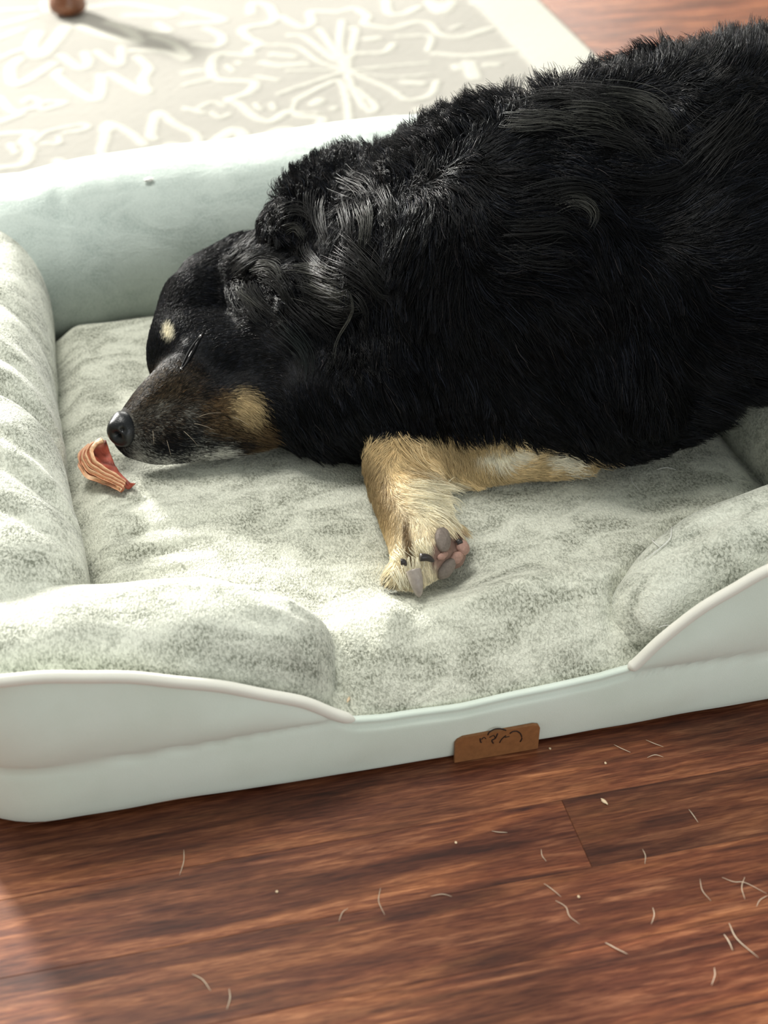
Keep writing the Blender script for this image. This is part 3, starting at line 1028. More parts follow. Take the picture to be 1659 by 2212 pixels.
# fur: (px, py) -> flow in the picture plane (dx, dy), length mm, lift, wave mm
G = np.array([
    (250, 900, .9, -.5, 2.0, .10, 0), (290, 880, .75, -.6, 3, .15, 0), (340, 820, .6, -.8, 4, .15, 0), (300, 960, 1, .25, 3.5, .2, .2), (400, 940, 1, .15, 5, .25, .3),
    (400, 990, 1, .1, 4, .3, .2), (480, 880, .9, .2, 7, .25, .5), (540, 890, .9, .6, 13, .25, 1), (560, 950, 1, .35, 14, .3, 1), (620, 960, 1, .3, 20, .3, 1.5),
    (350, 700, .4, -.9, 7, .5, 0), (400, 620, .7, -.7, 10, .48, .5), (450, 580, .9, -.4, 12, .48, .8), (450, 650, 1, -.25, 12, .38, .5), (490, 700, 1, .0, 10, .28, .3),
    (420, 760, .9, -.5, 3, .1, 0), (480, 800, 1, -.1, 7, .12, .2), (560, 790, 1, .2, 9, .12, .2), (600, 720, .6, .7, 9, .1, .3), (660, 800, .5, .8, 9, .1, .3),
    (520, 560, 1, -.4, 20, .5, 1.5), (540, 640, .45, .9, 22, .35, 3), (590, 620, .7, .6, 28, .35, 4), (600, 680, .5, .9, 20, .3, 3), (660, 640, 1, .25, 32, .35, 5), (720, 650, 1, .5, 34, .35, 5),
    (740, 720, .6, .9, 34, .3, 5), (700, 760, .4, .9, 18, .2, 3), (800, 650, .6, .9, 34, .3, 5),
    (560, 530, .8, -.6, 20, .5, 2), (620, 460, .2, .8, 26, .55, 4), (640, 410, -.5, -.7, 22, .6, 3), (700, 500, .2, 1, 30, .4, 5), (700, 400, -.2, -.9, 20, .6, 4), (780, 470, .25, 1, 32, .35, 5), (780, 560, .45, 1, 32, .35, 5),
    (850, 370, -.2, -1, 26, .6, 3), (900, 330, -.4, -1, 34, .58, 2), (1000, 260, -.4, -1, 36, .58, 2), (1100, 200, -.35, -1, 38, .60, 2), (1250, 150, -.25, -1, 36, .60, 2), (1400, 125, -.15, -1, 36, .60, 2), (1600, 100, .1, -1, 38, .60, 2),
    (900, 450, .3, .9, 34, .3, 3), (950, 600, .3, 1, 36, .25, 2), (1000, 400, .6, .4, 36, .3, 2), (1080, 330, .8, -.5, 32, .4, 2), (1180, 185, -.3, -1, 36, .60, 2), (1320, 155, -.2, -1, 36, .60, 2), (1050, 225, -.35, -1, 38, .6, 2), (950, 295, -.4, -1, 36, .6, 2), (1180, 278, 1, .25, 34, .3, 3), (1280, 265, 1, .2, 36, .3, 4), (1400, 258, .9, .55, 34, .35, 4), (1450, 290, .3, 1, 30, .3, 3),
    (1100, 450, 1, .15, 38, .25, 3), (1200, 450, 1, .45, 36, .25, 3), (1280, 470, .5, 1, 34, .3, 2), (1400, 440, 1, -.2, 38, .2, 2), (1500, 340, .75, -.7, 34, .3, 2), (1600, 260, .7, -.7, 34, .35, 2), (1550, 450, .9, -.5, 36, .2, 2), (1640, 400, .8, -.6, 36, .2, 2),
    (1080, 550, 1, .0, 36, .25, 3), (1200, 560, .8, .5, 34, .3, 3), (1270, 520, .5, .9, 34, .3, 2), (1000, 750, .3, 1, 36, .2, 2), (1150, 700, .35, 1, 36, .2, 2), (1300, 700, .3, 1, 36, .2, 2), (1450, 620, .5, .6, 34, .2, 2),
    (1600, 600, .9, -.3, 34, .2, 2), (1550, 750, 1, .1, 38, .2, 2), (1640, 760, 1, -.2, 42, .25, 2), (1600, 850, .95, -.25, 52, .35, 2), (1520, 890, 1, .05, 46, .35, 2), (1480, 950, 1, .1, 34, .35, 2), (1400, 980, .7, .5, 30, .35, 3), (1300, 960, .4, .9, 26, .3, 3), (1300, 880, .4, .9, 34, .25, 3),
    (700, 900, .5, .7, 28, .25, 2), (700, 960, .7, .5, 26, .3, 2), (760, 960, .7, .7, 26, .35, 2), (850, 870, .3, 1, 34, .25, 2), (1000, 900, .4, 1, 26, .25, 2), (1150, 930, .6, .8, 24, .3, 2), (1230, 960, .7, .7, 24, .3, 2),
    (830, 960, -.3, .8, 12, .35, .8), (880, 950, .3, .9, 13, .4, 1), (960, 970, .35, .9, 15, .4, 1), (1040, 990, .3, .9, 12, .35, 1), (1150, 1000, 1, .1, 9, .3, .5), (800, 1020, -.1, 1, 10, .35, .5), (860, 1030, .6, .6, 13, .3, .6),
    (930, 1040, 1, .35, 24, .35, .6), (880, 1080, 1, .3, 15, .3, .5), (980, 1080, 1, .25, 30, .5, .6), (960, 1110, 1, .2, 24, .5, .6), (840, 1110, .1, 1, 8, .2, .3), (900, 1150, .2, 1, 9, .2, .4), (860, 1200, -.1, 1, 9, .3, .5), (930, 1190, .2, 1, 7, .25, .3),
    (850, 1240, -.7, .6, 12, .45, .5), (880, 1265, -.2, 1, 8, .4, .4), (910, 1225, .3, .9, 6, .3, .3), (980, 1190, .4, .8, 3, .2, 0),
], float)


def guide_field(px, py):
    d2 = (px[:, None] - G[None, :, 0]) ** 2 + (py[:, None] - G[None, :, 1]) ** 2
    w = 1.0 / (d2 + 150.0) ** 2
    w /= w.sum(1, keepdims=True)
    d = G[:, 2:4] / np.linalg.norm(G[:, 2:4], axis=1)[:, None]
    return w @ d, w @ G[:, 4], w @ G[:, 5], w @ G[:, 6]


me2.calc_loop_triangles()
nt_ = len(me2.loop_triangles)
tri = np.empty(nt_ * 3, int); me2.loop_triangles.foreach_get('vertices', tri); tri = tri.reshape(-1, 3)
TA, TB, TC = W1[tri[:, 0]], W1[tri[:, 1]], W1[tri[:, 2]]
tn = np.cross(TB - TA, TC - TA); tarea = np.linalg.norm(tn, axis=1); tn /= tarea[:, None] + 1e-12
vn = np.zeros((nv, 3))
for k in range(3): np.add.at(vn, tri[:, k], tn * tarea[:, None])
vn /= np.linalg.norm(vn, axis=1)[:, None] + 1e-12
tc = (TA + TB + TC) / 3
_v = tc - _C; _d = _v @ _F
tpx = 829.5 + FPX * (_v @ _R) / _d; tpy = 1106 - FPX * (_v @ _U) / _d
facing = -np.einsum('ij,ij->i', tn, _v / np.linalg.norm(_v, axis=1)[:, None])
seen = 0.18 + 0.82 * sm(-0.35, -0.05, facing)
inframe = 0.12 + 0.88 * (1 - sm(1680, 1760, tpx))
_, tlen, _, _ = guide_field(tpx, tpy)
SHORT = tlen < 17
PADZONE = ell(tpx, tpy, 975, 1192, 42, 52, 0.15, .1) > 0.5
NOSEZONE = ell(tpx, tpy, 250, 920, 34, 44, 0.5, .1) > 0.5
dens = tarea * seen * inframe * np.clip(24 / (tlen + 3), 0.8, 4.5) * (~PADZONE) * (~NOSEZONE)


def make_fur(name, sel, count, K, rad, nclump, clump_amt, seed):
    r = np.random.default_rng(seed)
    pmf = dens * sel; pmf = pmf / pmf.sum()
    idx = r.choice(nt_, count, p=pmf)
    u, v = r.random(count), r.random(count)
    f = u + v > 1; u[f] = 1 - u[f]; v[f] = 1 - v[f]; w = 1 - u - v
    T = tri[idx]
    root = W1[T[:, 0]] * w[:, None] + W1[T[:, 1]] * u[:, None] + W1[T[:, 2]] * v[:, None]
    nrm = vn[T[:, 0]] * w[:, None] + vn[T[:, 1]] * u[:, None] + vn[T[:, 2]] * v[:, None]
    nrm /= np.linalg.norm(nrm, axis=1)[:, None]
    vv = root - _C; dd = vv @ _F
    px = 829.5 + FPX * (vv @ _R) / dd; py = 1106 - FPX * (vv @ _U) / dd
    d2, L, lift, wave = guide_field(px, py)
    swirl = 0.35 * wob(root, 38, 3)
    c, s = np.cos(swirl), np.sin(swirl)
    dx, dy = d2[:, 0] * c - d2[:, 1] * s, d2[:, 0] * s + d2[:, 1] * c
    flow = dx[:, None] * _R - dy[:, None] * _U
    flow += r.normal(size=(count, 3)) * 0.10
    flow -= nrm * (np.einsum('ij,ij->i', flow, nrm) * (1 - np.clip((lift - 0.5) * 6, 0, 0.95)))[:, None]
    flow /= np.linalg.norm(flow, axis=1)[:, None] + 1e-9
    lift = np.clip(lift + r.normal(size=count) * 0.10 + 0.12 * wob(root, 90, 4), 0.04, 1)
    L = L * 0.001 * r.uniform(0.55, 1.15, count)
    t = np.linspace(0, 1, K)
    side = np.cross(flow, nrm)
    P = np.empty((count, K, 3))
    ph = wob(root, 45, 1) * 3 + r.normal(size=count) * 0.5
    for i, tt in enumerate(t):
        up = lift * tt * (1 - 0.45 * tt)
        P[:, i] = root + L[:, None] * (flow * (tt * (1 - 0.25 * lift))[:, None] + nrm * up[:, None])
        P[:, i] += side * ((wave * 0.001) * tt * np.sin(ph + tt * 5.5))[:, None] + nrm * ((wave * 0.0005) * tt * np.cos(ph + tt * 6.0))[:, None]
        P[:, i, 2] -= 0.18 * L * tt * tt * (0.4 + lift)
    # clumping into locks
    ci = r.choice(count, nclump, replace=False)
    kd = KDTree(nclump)
    for i, q in enumerate(root[ci]): kd.insert(q, i)
    kd.balance()
    own = np.fromiter((kd.find(q)[1] for q in root), int, count)
    cl = ci[own]
    ln = np.linalg.norm(P[:, -1] - P[:, 0], axis=1)
    near = np.clip(1 - np.linalg.norm(root - root[cl], axis=1) / (0.9 * L + 0.003), 0, 1)
    camt = clump_amt * (0.5 + 0.5 * r.random(count)) * near ** 0.3
    for i, tt in enumerate(t):
        k = camt * tt ** 1.3
        tgt = P[cl, i] + (root - root[cl]) * 0.22
        P[:, i] += (tgt - P[:, i]) * k[:, None] if i else 0
    # strands lie on the cushion, not in it
    inside = (P[..., 0] > -.03) & (P[..., 0] < .66) & (P[..., 1] < 1.6)
    zc = 0.1005
    P[..., 2] = np.where(inside & (P[..., 2] < zc), zc + 0.15 * (P[..., 2] - zc) * 0 + 0.001, P[..., 2])
    jit = r.normal(size=(count, 3)) * 0.9
    clj = r.normal(size=nclump)[own]
    colr = coat(root, jit * np.array([1, 1, .4]))
    pale = sm(0.03, 0.10, colr.mean(1))
    colr = colr * (1 + (0.50 - 0.40 * pale) * clj)[:, None].clip(0.25, 2.6)  # wider clump tones in black fur paint in highlight streaks
    fl = (r.random(count) < 0.14)[:, None] & (colr.mean(1) < 0.03)[:, None]  # some black hairs lightened as if catching the light
    colr = np.where(fl, colr * 4.5, colr)
    rusty = (r.random(count) < 0.10)[:, None] & (colr.mean(1) < 0.03)[:, None]
    colr = np.where(rusty, colr * np.array([3.2, 2.4, 1.7]), colr)
    hc = bpy.data.hair_curves.new(name)
    hc.add_curves([K] * count)
    org = np.array(parent_world(dog))
    hc.attributes['position'].data.foreach_set('vector', (P - org).astype(np.float32).ravel())
    ra = hc.attributes.get('radius') or hc.attributes.new('radius', 'FLOAT', 'POINT')
    rr = rad * (1 - 0.75 * t ** 2)
    ra.data.foreach_set('value', (np.tile(rr, count) * np.repeat(r.uniform(.7, 1.3, count), K)).astype(np.float32))
    at_ = hc.attributes.new('col', 'FLOAT_COLOR', 'CURVE')
    at_.data.foreach_set('color', np.concatenate([colr, np.ones((count, 1))], 1).astype(np.float32).ravel())
    hc.materials.append(M_FUR)
    o = bpy.data.objects.new(name, hc)
    link(o, dog)
    o['kind'] = 'stuff'
    return o


make_fur('long_fur', ~SHORT, 100000, 8, 0.00031, 5200, 0.92, 11)
make_fur('short_fur', SHORT, 95000, 5, 0.00017, 9000, 0.45, 12)
# longer wavy locks: fringe of the ear, crest of the back, feathering under the foreleg
def locks(name, spec, seed):
    r = np.random.default_rng(seed)
    K = 12
    allP, allC, allR = [], [], []
    for pts, lift, spread, n, col in spec:
        path = catmull([(p[0], p[1], 0) for p in pts], K)[:, :2]
        q, nn = [], []
        dirs = [Vector(ray(a, b)).normalized() for a, b in path]
        hits = [bvh.ray_cast(Vector(_C), d) for d in dirs]
        good = [i for i, h in enumerate(hits) if h[0] is not None]
        if not good: continue
        for i, d in enumerate(dirs):
            j = min(good, key=lambda g: abs(g - i))
            h = hits[j]
            if i != j:      # past the outline the lock hangs free at its neighbour's distance
                q.append(_C + np.array(d) * (h[0] - Vector(_C)).length)
            else:
                q.append(np.array(h[0]))
            nn.append(np.array(h[1]))
        q = np.array(q); nn = np.array(nn)
        nn = smooth1(nn)
        t = np.linspace(0, 1, K)
        q = q + nn * (lift * np.sin(np.pi * np.clip(t * 0.9 + 0.05, 0, 1)) ** 0.8)[:, None]
        q = smooth1(q)
        T = np.gradient(q, axis=0); T /= np.linalg.norm(T, axis=1)[:, None] + 1e-9
        B = np.cross(T, nn); B /= np.linalg.norm(B, axis=1)[:, None] + 1e-9
        subs = r.uniform(size=(5, 4))
        for i in range(int(n * 0.6)):
            sb = subs[r.integers(5)]
            o1, o2 = r.normal() * spread * 1.7, r.normal() * spread * 0.8
            sh = (1 - 0.55 * t ** 1.2)
            ph = r.uniform(0, .9)
            wv = r.uniform(.4, 2.2) * 0.0009 * np.sin(t * r.uniform(7, 12) + ph) * t
            p = q + B * (o1 * sh + wv)[:, None] + nn * (o2 * sh + 0.0005 * np.sin(t * 11 + ph))[:, None]
            p = p + B * (spread * 0.9 * (sb[0] * 0.8 + 0.3) * np.sin(t * (4 + 5 * sb[1]) + 6.28 * sb[2]) * t ** 0.7 + (sb[3] - .5) * spread * 2 * t)[:, None]
            cut = r.uniform(0.5, 1.0)
            m = r.uniform(0, 0.3)
            ts = m + (cut - m) * t
            p = np.stack([np.interp(ts, t, p[:, k]) for k in range(3)], 1)
            allP.append(p); allC.append(np.array(col) * (r.uniform(0.15, 2.4) if col[0] < .2 else r.uniform(.7, 1.1))); allR.append(r.uniform(.7, 1.3))
    P = np.array(allP); C_ = np.array(allC)
    n = len(P)
    hc = bpy.data.hair_curves.new(name)
    hc.add_curves([K] * n)
    hc.attributes['position'].data.foreach_set('vector', (P - np.array(parent_world(dog))).astype(np.float32).ravel())
    ra = hc.attributes.get('radius') or hc.attributes.new('radius', 'FLOAT', 'POINT')
    rr = 0.00022 * (1 - 0.7 * np.linspace(0, 1, K) ** 2)
    ra.data.foreach_set('value', (np.tile(rr, n) * np.repeat(allR, K)).astype(np.float32))
    a = hc.attributes.new('col', 'FLOAT_COLOR', 'CURVE')
    a.data.foreach_set('color', np.concatenate([C_, np.ones((n, 1))], 1).astype(np.float32).ravel())
    hc.materials.append(M_FUR)
    o = bpy.data.objects.new(name, hc); link(o, dog); o['kind'] = 'stuff'


def smooth1(a):
    b = a.copy()
    for _ in range(3):
        b[1:-1] = 0.25 * b[:-2] + 0.5 * b[1:-1] + 0.25 * b[2:]
    return b


EC, ED, EL = (.010, .010, .0098), (.005, .005, .0055), (.036, .036, .032)  # EL is black fur with the highlight put into its colour
locks('ear_fringe', [
    ([(505, 600), (540, 575), (590, 560), (640, 580)], .006, .0035, 90, EC), ([(500, 590), (550, 560), (600, 540), (630, 500)], .006, .003, 70, ED),
    ([(515, 625), (530, 660), (560, 690), (575, 705)], .005, .003, 80, EC), ([(540, 600), (560, 640), (590, 670), (612, 700)], .007, .003, 90, EC),
    ([(560, 590), (600, 610), (625, 650), (630, 690)], .008, .003, 90, EC), ([(590, 590), (640, 600), (668, 640), (672, 700)], .008, .003, 80, ED),
    ([(545, 580), (585, 582), (610, 600), (625, 640)], .009, .0028, 70, EL), ([(525, 610), (535, 640), (565, 665), (590, 668)], .007, .0025, 60, EL),
    ([(620, 590), (680, 595), (740, 605), (790, 640)], .010, .004, 120, EL), ([(640, 600), (700, 612), (760, 622), (800, 600)], .010, .004, 90, EC),
    ([(640, 615), (700, 630), (760, 640), (800, 670)], .011, .004, 120, EL), ([(640, 635), (700, 660), (750, 670), (795, 660), (810, 640)], .011, .0035, 100, EC),
    ([(650, 650), (700, 680), (745, 700), (780, 690)], .010, .003, 90, EC), ([(700, 600), (760, 615), (785, 655), (770, 700), (735, 740), (722, 800)], .012, .0010, 26, EL),
    ([(740, 610), (790, 640), (808, 680), (790, 740)], .012, .0012, 26, EC), ([(660, 660), (690, 700), (720, 730), (735, 760)], .008, .003, 80, ED),
    ([(620, 640), (650, 680), (690, 720), (700, 745)], .007, .003, 80, ED), ([(600, 690), (640, 730), (670, 780), (665, 830)], .004, .005, 120, (.008, .010, .010)),
    ([(700, 560), (760, 580), (820, 620), (850, 660)], .010, .004, 90, ED), ([(740, 520), (790, 560), (830, 600), (850, 640)], .010, .004, 90, EC),
    ([(600, 470), (640, 455), (680, 470), (700, 500)], .008, .003, 60, EC), ([(610, 500), (640, 490), (665, 510), (670, 530)], .008, .002, 50, EL),
    ([(700, 420), (700, 470), (715, 520), (725, 560)], .008, .003, 60, EC), ([(740, 430), (760, 480), (765, 530), (770, 570)], .009, .003, 70, EC),
    ([(780, 430), (800, 470), (800, 520), (790, 560)], .009, .003, 70, EL), ([(730, 380), (760, 400), (800, 420), (820, 470)], .008, .004, 80, EC),
    ([(680, 400), (670, 440), (680, 480), (690, 540)], .008, .003, 60, ED), ([(820, 400), (840, 440), (850, 480), (840, 520)], .009, .003, 60, EC),
    ([(660, 520), (680, 560), (720, 590), (750, 600)], .008, .0025, 60, EC), ([(780, 560), (800, 600), (830, 640), (855, 650)], .010, .003, 70, EC),
], 31)
locks('back_crest', [
    ([(1090, 262), (1150, 275), (1220, 268), (1290, 290)], .010, .005, 110, EL), ([(1110, 240), (1190, 225), (1270, 235), (1330, 265)], .010, .005, 110, EC),
    ([(1160, 220), (1240, 205), (1330, 215), (1420, 210)], .010, .005, 110, EC), ([(1200, 262), (1270, 262), (1330, 280), (1370, 310)], .010, .005, 110, EL),
    ([(1240, 240), (1310, 245), (1380, 270), (1430, 300)], .010, .005, 110, EC), ([(1290, 215), (1360, 225), (1420, 250), (1465, 290)], .010, .005, 100, EL),
    ([(1250, 280), (1320, 300), (1380, 330), (1420, 370)], .009, .005, 100, EC), ([(1330, 250), (1400, 265), (1450, 300), (1450, 350)], .009, .004, 90, EC),
    ([(1490, 390), (1540, 340), (1590, 300), (1640, 250)], .008, .006, 120, EC), ([(1500, 340), (1550, 300), (1600, 250), (1640, 200)], .008, .006, 110, EC),
    ([(1100, 460), (1180, 450), (1240, 470), (1280, 520)], .009, .005, 90, ED), ([(1080, 500), (1160, 500), (1220, 490), (1275, 530)], .009, .005, 90, EC),
    ([(1180, 460), (1240, 440), (1285, 470), (1270, 520)], .010, .003, 70, EL), ([(1130, 430), (1210, 410), (1290, 420), (1340, 470)], .009, .005, 80, EC),
    ([(1300, 380), (1380, 400), (1470, 380), (1540, 330)], .009, .005, 90, ED), ([(1090, 520), (1150, 560), (1220, 560), (1270, 550)], .009, .005, 80, EC),
], 32)
locks('leg_feather', [
    ([(880, 1050), (930, 1055), (970, 1060), (1008, 1070)], .004, .003, 70, (.9, .82, .6)), ([(880, 1070), (930, 1080), (975, 1085), (1002, 1105)], .004, .003, 70, (.92, .84, .62)),
    ([(890, 1090), (935, 1098), (970, 1105), (998, 1112)], .004, .003, 60, (.9, .84, .64)), ([(880, 1030), (920, 1035), (965, 1052), (1000, 1058)], .004, .002, 40, (.62, .45, .24)),
    ([(855, 940), (880, 985), (930, 1030), (985, 1052)], .004, .003, 60, (.60, .43, .22)), ([(890, 960), (900, 1000), (935, 1030), (960, 1040)], .004, .003, 50, (.75, .58, .33)),
    ([(900, 1170), (910, 1185), (925, 1200), (935, 1212)], .003, .003, 40, (.9, .84, .64)), ([(893, 1200), (892, 1222), (888, 1240), (884, 1256)], .006, .0028, 60, (.92, .86, .66)), ([(905, 1165), (912, 1185), (918, 1200), (922, 1212)], .006, .0026, 50, (.9, .82, .6)),
    ([(855, 1185), (862, 1200), (866, 1212), (866, 1222)], .005, .0026, 40, (.9, .82, .6)), ([(860, 1225), (870, 1245), (878, 1262), (884, 1276)], .005, .0030, 70, (.95, .9, .72)),
    ([(850, 1225), (840, 1240), (832, 1255), (826, 1262)], .003, .003, 40, (.9, .84, .64)),
], 33)

# ------------------------------------------------------------------ nose, eye, pads and claws
def ellipsoid(name, c, axes, radii, mat, parent=dog, nu=40, nv_=28, fn=None):
    """ellipsoid with its own three axes; fn reshapes unit directions"""
    axes = [np.asarray(a, float) / np.linalg.norm(a) for a in axes]
    V = []
    for i in range(nv_):
        th = math.pi * i / (nv_ - 1)
        for k in range(nu):
            a = 2 * math.pi * k / nu
            d = np.array([math.sin(th) * math.cos(a), math.sin(th) * math.sin(a), math.cos(th)])
            q = d * (fn(d) if fn else 1.0)
            V.append(c + sum(q[j] * radii[j] * axes[j] for j in range(3)))
    return mesh_obj(name, V, grid_faces(nv_, nu, True), mat, parent)


A_ = at(262, 940, .128) - at(420, 862, .150); A_ /= np.linalg.norm(A_)
H_ = -_R * 0.62 + _U * 0.78; H_ -= A_ * (H_ @ A_); H_ /= np.linalg.norm(H_)
L_ = np.cross(A_, H_)
if L_ @ _F > 0: L_ = -L_            # towards the viewer


def nose_fn(d):
    a, h, l = d
    r = 1.0
    # flat top plane, nostrils with their side slits, groove in the middle
    r -= 0.24 * max(0, h) ** 2 * max(0, a + 0.2)
    for sgn in (1, -1):
        n = np.array([0.62, -0.30, 0.72 * sgn]); n /= np.linalg.norm(n)
        ang = math.acos(max(-1, min(1, float(d @ n))))
        r -= 0.55 * math.exp(-(ang / 0.30) ** 2)
        n2 = np.array([0.10, -0.12, 0.95 * sgn]); n2 /= np.linalg.norm(n2)
        ang2 = math.acos(max(-1, min(1, float(d @ n2))))
        r -= 0.22 * math.exp(-(ang2 / 0.17) ** 2)
        n3 = np.array([0.6, 0.38, 0.7 * sgn]); n3 /= np.linalg.norm(n3)
        ang3 = math.acos(max(-1, min(1, float(d @ n3))))
        r += 0.10 * math.exp(-(ang3 / 0.30) ** 2)
    r -= 0.10 * math.exp(-(l / 0.10) ** 2) * max(0, -h + 0.3) * max(0, a)
    return r


_h, _n = on_body(270, 925)
ellipsoid('nose', _h + A_ * 0.0015 - L_ * 0.0085 + H_ * 0.001, (A_, H_, L_), (.0165, .0185, .0165), M_NOSE, nu=72, nv_=52, fn=nose_fn)

# eye almost closed: wet dark line between the lids
pts = []
for px, py in [(391, 800), (399, 787), (411, 765), (423, 744), (437, 723)]:
    h, n = on_body(px, py)
    pts.append(h + n * (0.0006 if py in (800, 723) else -0.0004))
ep = catmull(pts, 24)
er = 0.0004 + 0.0007 * np.sin(np.pi * np.linspace(0.02, 0.98, 24))
er[:3] += 0.0010; er[-3:] += 0.0010
Ve, Fe = tube(ep, er, 12)
eye = mesh_obj('eye', Ve, Fe, M_EYE, dog); tag(eye, 'dark wet eye nearly closed')
lid = []
for off, nm in ((-4, 'upper_eyelid'), (4, 'lower_eyelid')):
    lp = []
    for k, (px, py) in enumerate([(389, 803), (399, 787), (411, 765), (423, 744), (440, 719)]):
        w = math.sin(math.pi * k / 4)
        h, n = on_body(px + off * 0.85 * w, py + off * 0.5 * w)
        lp.append(h + n * 0.0008)
    Vl, Fl = tube(catmull(lp, 20), 0.0004 + 0.0008 * np.sin(np.pi * np.linspace(0.03, 0.97, 20)), 10)
    mesh_obj(nm, Vl, Fl, M_LID, dog)


def pad(name, px, py, rx, ry, th, mat, rot=0.0, lift=0.2):
    h, n = on_body(px, py)
    a = _R * math.cos(rot) - _U * math.sin(rot); a -= n * (a @ n); a /= np.linalg.norm(a)
    b = np.cross(n, a)
    k = np.linalg.norm(h - _C) / FPX
    return ellipsoid(name, h + n * th * lift, (a, b, n), (rx * k, ry * k, th), mat, nu=28, nv_=18,
                     fn=lambda d: 1 + 0.05 * math.sin(7 * d[0] + 5 * d[1]) * math.sin(6 * d[1]))


pad('paw_pad', 955, 1166, 22, 32, .0055, M_PAD, .15, .1)
pad('toe_pad', 963, 1228, 27, 22, .0055, M_PAD, -.3, .1)
pad('toe_pad', 997, 1184, 17, 17, .005, M_PADPINK, .1, .3)
pad('toe_pad', 984, 1205, 20, 13, .004, M_PADPINK, -.4, .2)
pad('toe_pad', 955, 1200, 17, 8, .003, M_PADPINK, -.2, .2)


def claw(px0, py0, z0, px1, py1, z1, r, mat):
    a, b = at(px0, py0, z0), at(px1, py1, z1)
    mid_ = (a + b) / 2 + np.array([0, 0, 0.002])
    p = catmull([a, mid_, b], 14)
    rr = r * np.sqrt(1 - np.linspace(0, .995, 14) ** 2.2)
    V, F = tube(p, rr, 12)
    return mesh_obj('claw', V, F, mat, dog)


claw(893, 1232, .124, 906, 1290, .106, .0068, M_CLAWPALE)
claw(908, 1204, .135, 938, 1213, .128, .0036, M_CLAW)
claw(866, 1214, .130, 878, 1222, .126, .0030, M_CLAW)
claw(988, 1172, .124, 998, 1176, .122, .0030, M_CLAW)

# a few whiskers and long stray strands
wr = np.random.default_rng(5)
WV, WF = [], []
for px, py, dx, dy, L in [(430, 900, .8, -.3, .025), (420, 915, .9, .1, .022), (395, 930, .7, .5, .020), (330, 930, .2, .9, .012), (360, 950, .3, .9, .014), (500, 900, .9, .2, .02)]:
    h, n = on_body(px, py)
    d = dx * _R - dy * _U
    d = d - n * (d @ n) * .7 + n * 0.35
    d /= np.linalg.norm(d)
    p = np.array([h + d * L * t + np.array([0, 0, -0.25 * L * t * t]) for t in np.linspace(0, 1, 10)])
    v, f = tube(p, 0.00013 * (1 - 0.7 * np.linspace(0, 1, 10)), 5)
    k = len(WV); WV += [tuple(q) for q in v]; WF += [tuple(i + k for i in q) for q in f]
wk = mesh_obj('whiskers', WV, WF, M_HAIRPALE, dog); wk['kind'] = 'stuff'

# ------------------------------------------------------------------ shed hairs, crumbs and lint
HG_F = 'shed dog hairs on the wooden floor'
HG_B = 'shed dog hairs on the plush bed'
floor_hairs = [
    ([(397, 1835), (397, 1862), (388, 1890)], 'long pale shed hair standing upright on the left floor below the bed'),
    ([(822, 1918), (818, 1948), (831, 1976)], 'bent pale shed hair on the middle of the wooden floor'),
    ([(752, 1962), (740, 1972), (732, 1990)], 'short curved reddish hair left of the bent middle hair'),
    ([(930, 1936), (955, 1933), (976, 1936)], 'level pale hair on the floor right of the bent middle hair'),
    ([(415, 2104), (438, 2118), (455, 2140)], 'bright slanting hair on the floor near the lower left corner'),
    ([(495, 2135), (497, 2158), (490, 2180)], 'faint upright hair beside the bright slanting lower left hair'),
    ([(1175, 1908), (1192, 1922), (1212, 1937)], 'faint slanting hair below the plank end joint'),
    ([(1200, 1945), (1222, 1960), (1230, 1980), (1252, 1996)], 'long S-shaped hair on the floor below the plank end joint'),
    ([(1308, 2036), (1330, 2050), (1356, 2061)], 'thick bright cream hair on the lower right floor'),
    ([(1410, 1960), (1413, 1978), (1407, 1996)], 'short upright hair left of the crossed hairs'),
    ([(1512, 1898), (1517, 1925), (1536, 1946)], 'hooked pale hair just left of the crossed hairs'),
    ([(1560, 1895), (1585, 1906), (1610, 1908), (1656, 1930)], 'long wavy crossing hair near the right edge of the floor'),
    ([(1609, 1894), (1602, 1918), (1609, 1942)], 'curled hair crossed over the long wavy hair'),
    ([(1634, 1958), (1642, 1945), (1659, 1934)], 'pale hair running out at the right edge below the crossed hairs'),
    ([(1575, 1994), (1592, 2030), (1638, 2068)], 'longest bright hair slanting at the lower right'),
    ([(1564, 2018), (1574, 2035), (1583, 2053)], 'short hair beside the longest bright lower right hair'),
    ([(1543, 2090), (1544, 2108), (1537, 2128)], 'short upright hair near the bottom right of the floor'),
    ([(1388, 1834), (1394, 1850), (1393, 1866)], 'tiny upright hair on the dark plank right of the joint'),
    ([(1488, 1748), (1497, 1762), (1508, 1776)], 'small slanting hair on the dark plank at the right'),
    ([(1169, 1834), (1171, 1850), (1180, 1860)], 'tiny curved hair left of the plank end joint'),
    ([(1395, 1598), (1412, 1607), (1433, 1613)], 'pale hair close to the front panel right of the leather patch'),
    ([(1326, 1608), (1342, 1618), (1362, 1625)], 'faint hair lying left of the pale hair by the front panel'),
    ([(1398, 1636), (1415, 1632), (1433, 1635)], 'arched faint hair just below the pale hair by the front panel'),
    ([(1062, 1795), (1078, 1799), (1096, 1798)], 'level faint hair on the floor below the leather patch'),
]
bed_hairs = [
    ([(1363, 1030), (1366, 1045), (1381, 1063)], 'small pale hair on the cushion under the dog belly'),
    ([(1418, 1018), (1438, 1014), (1460, 1018)], 'level white hair on the cushion right of the belly fur'),
    ([(1453, 1141), (1449, 1166), (1424, 1190), (1396, 1212)], 'long white hair on the seam by the right front bolster'),
    ([(1406, 1164), (1414, 1174), (1426, 1185)], 'short white hair crossing the long one by the right bolster'),
    ([(1421, 1355), (1435, 1350), (1452, 1349)], 'white hair on the right front bolster just above the piping'),
]


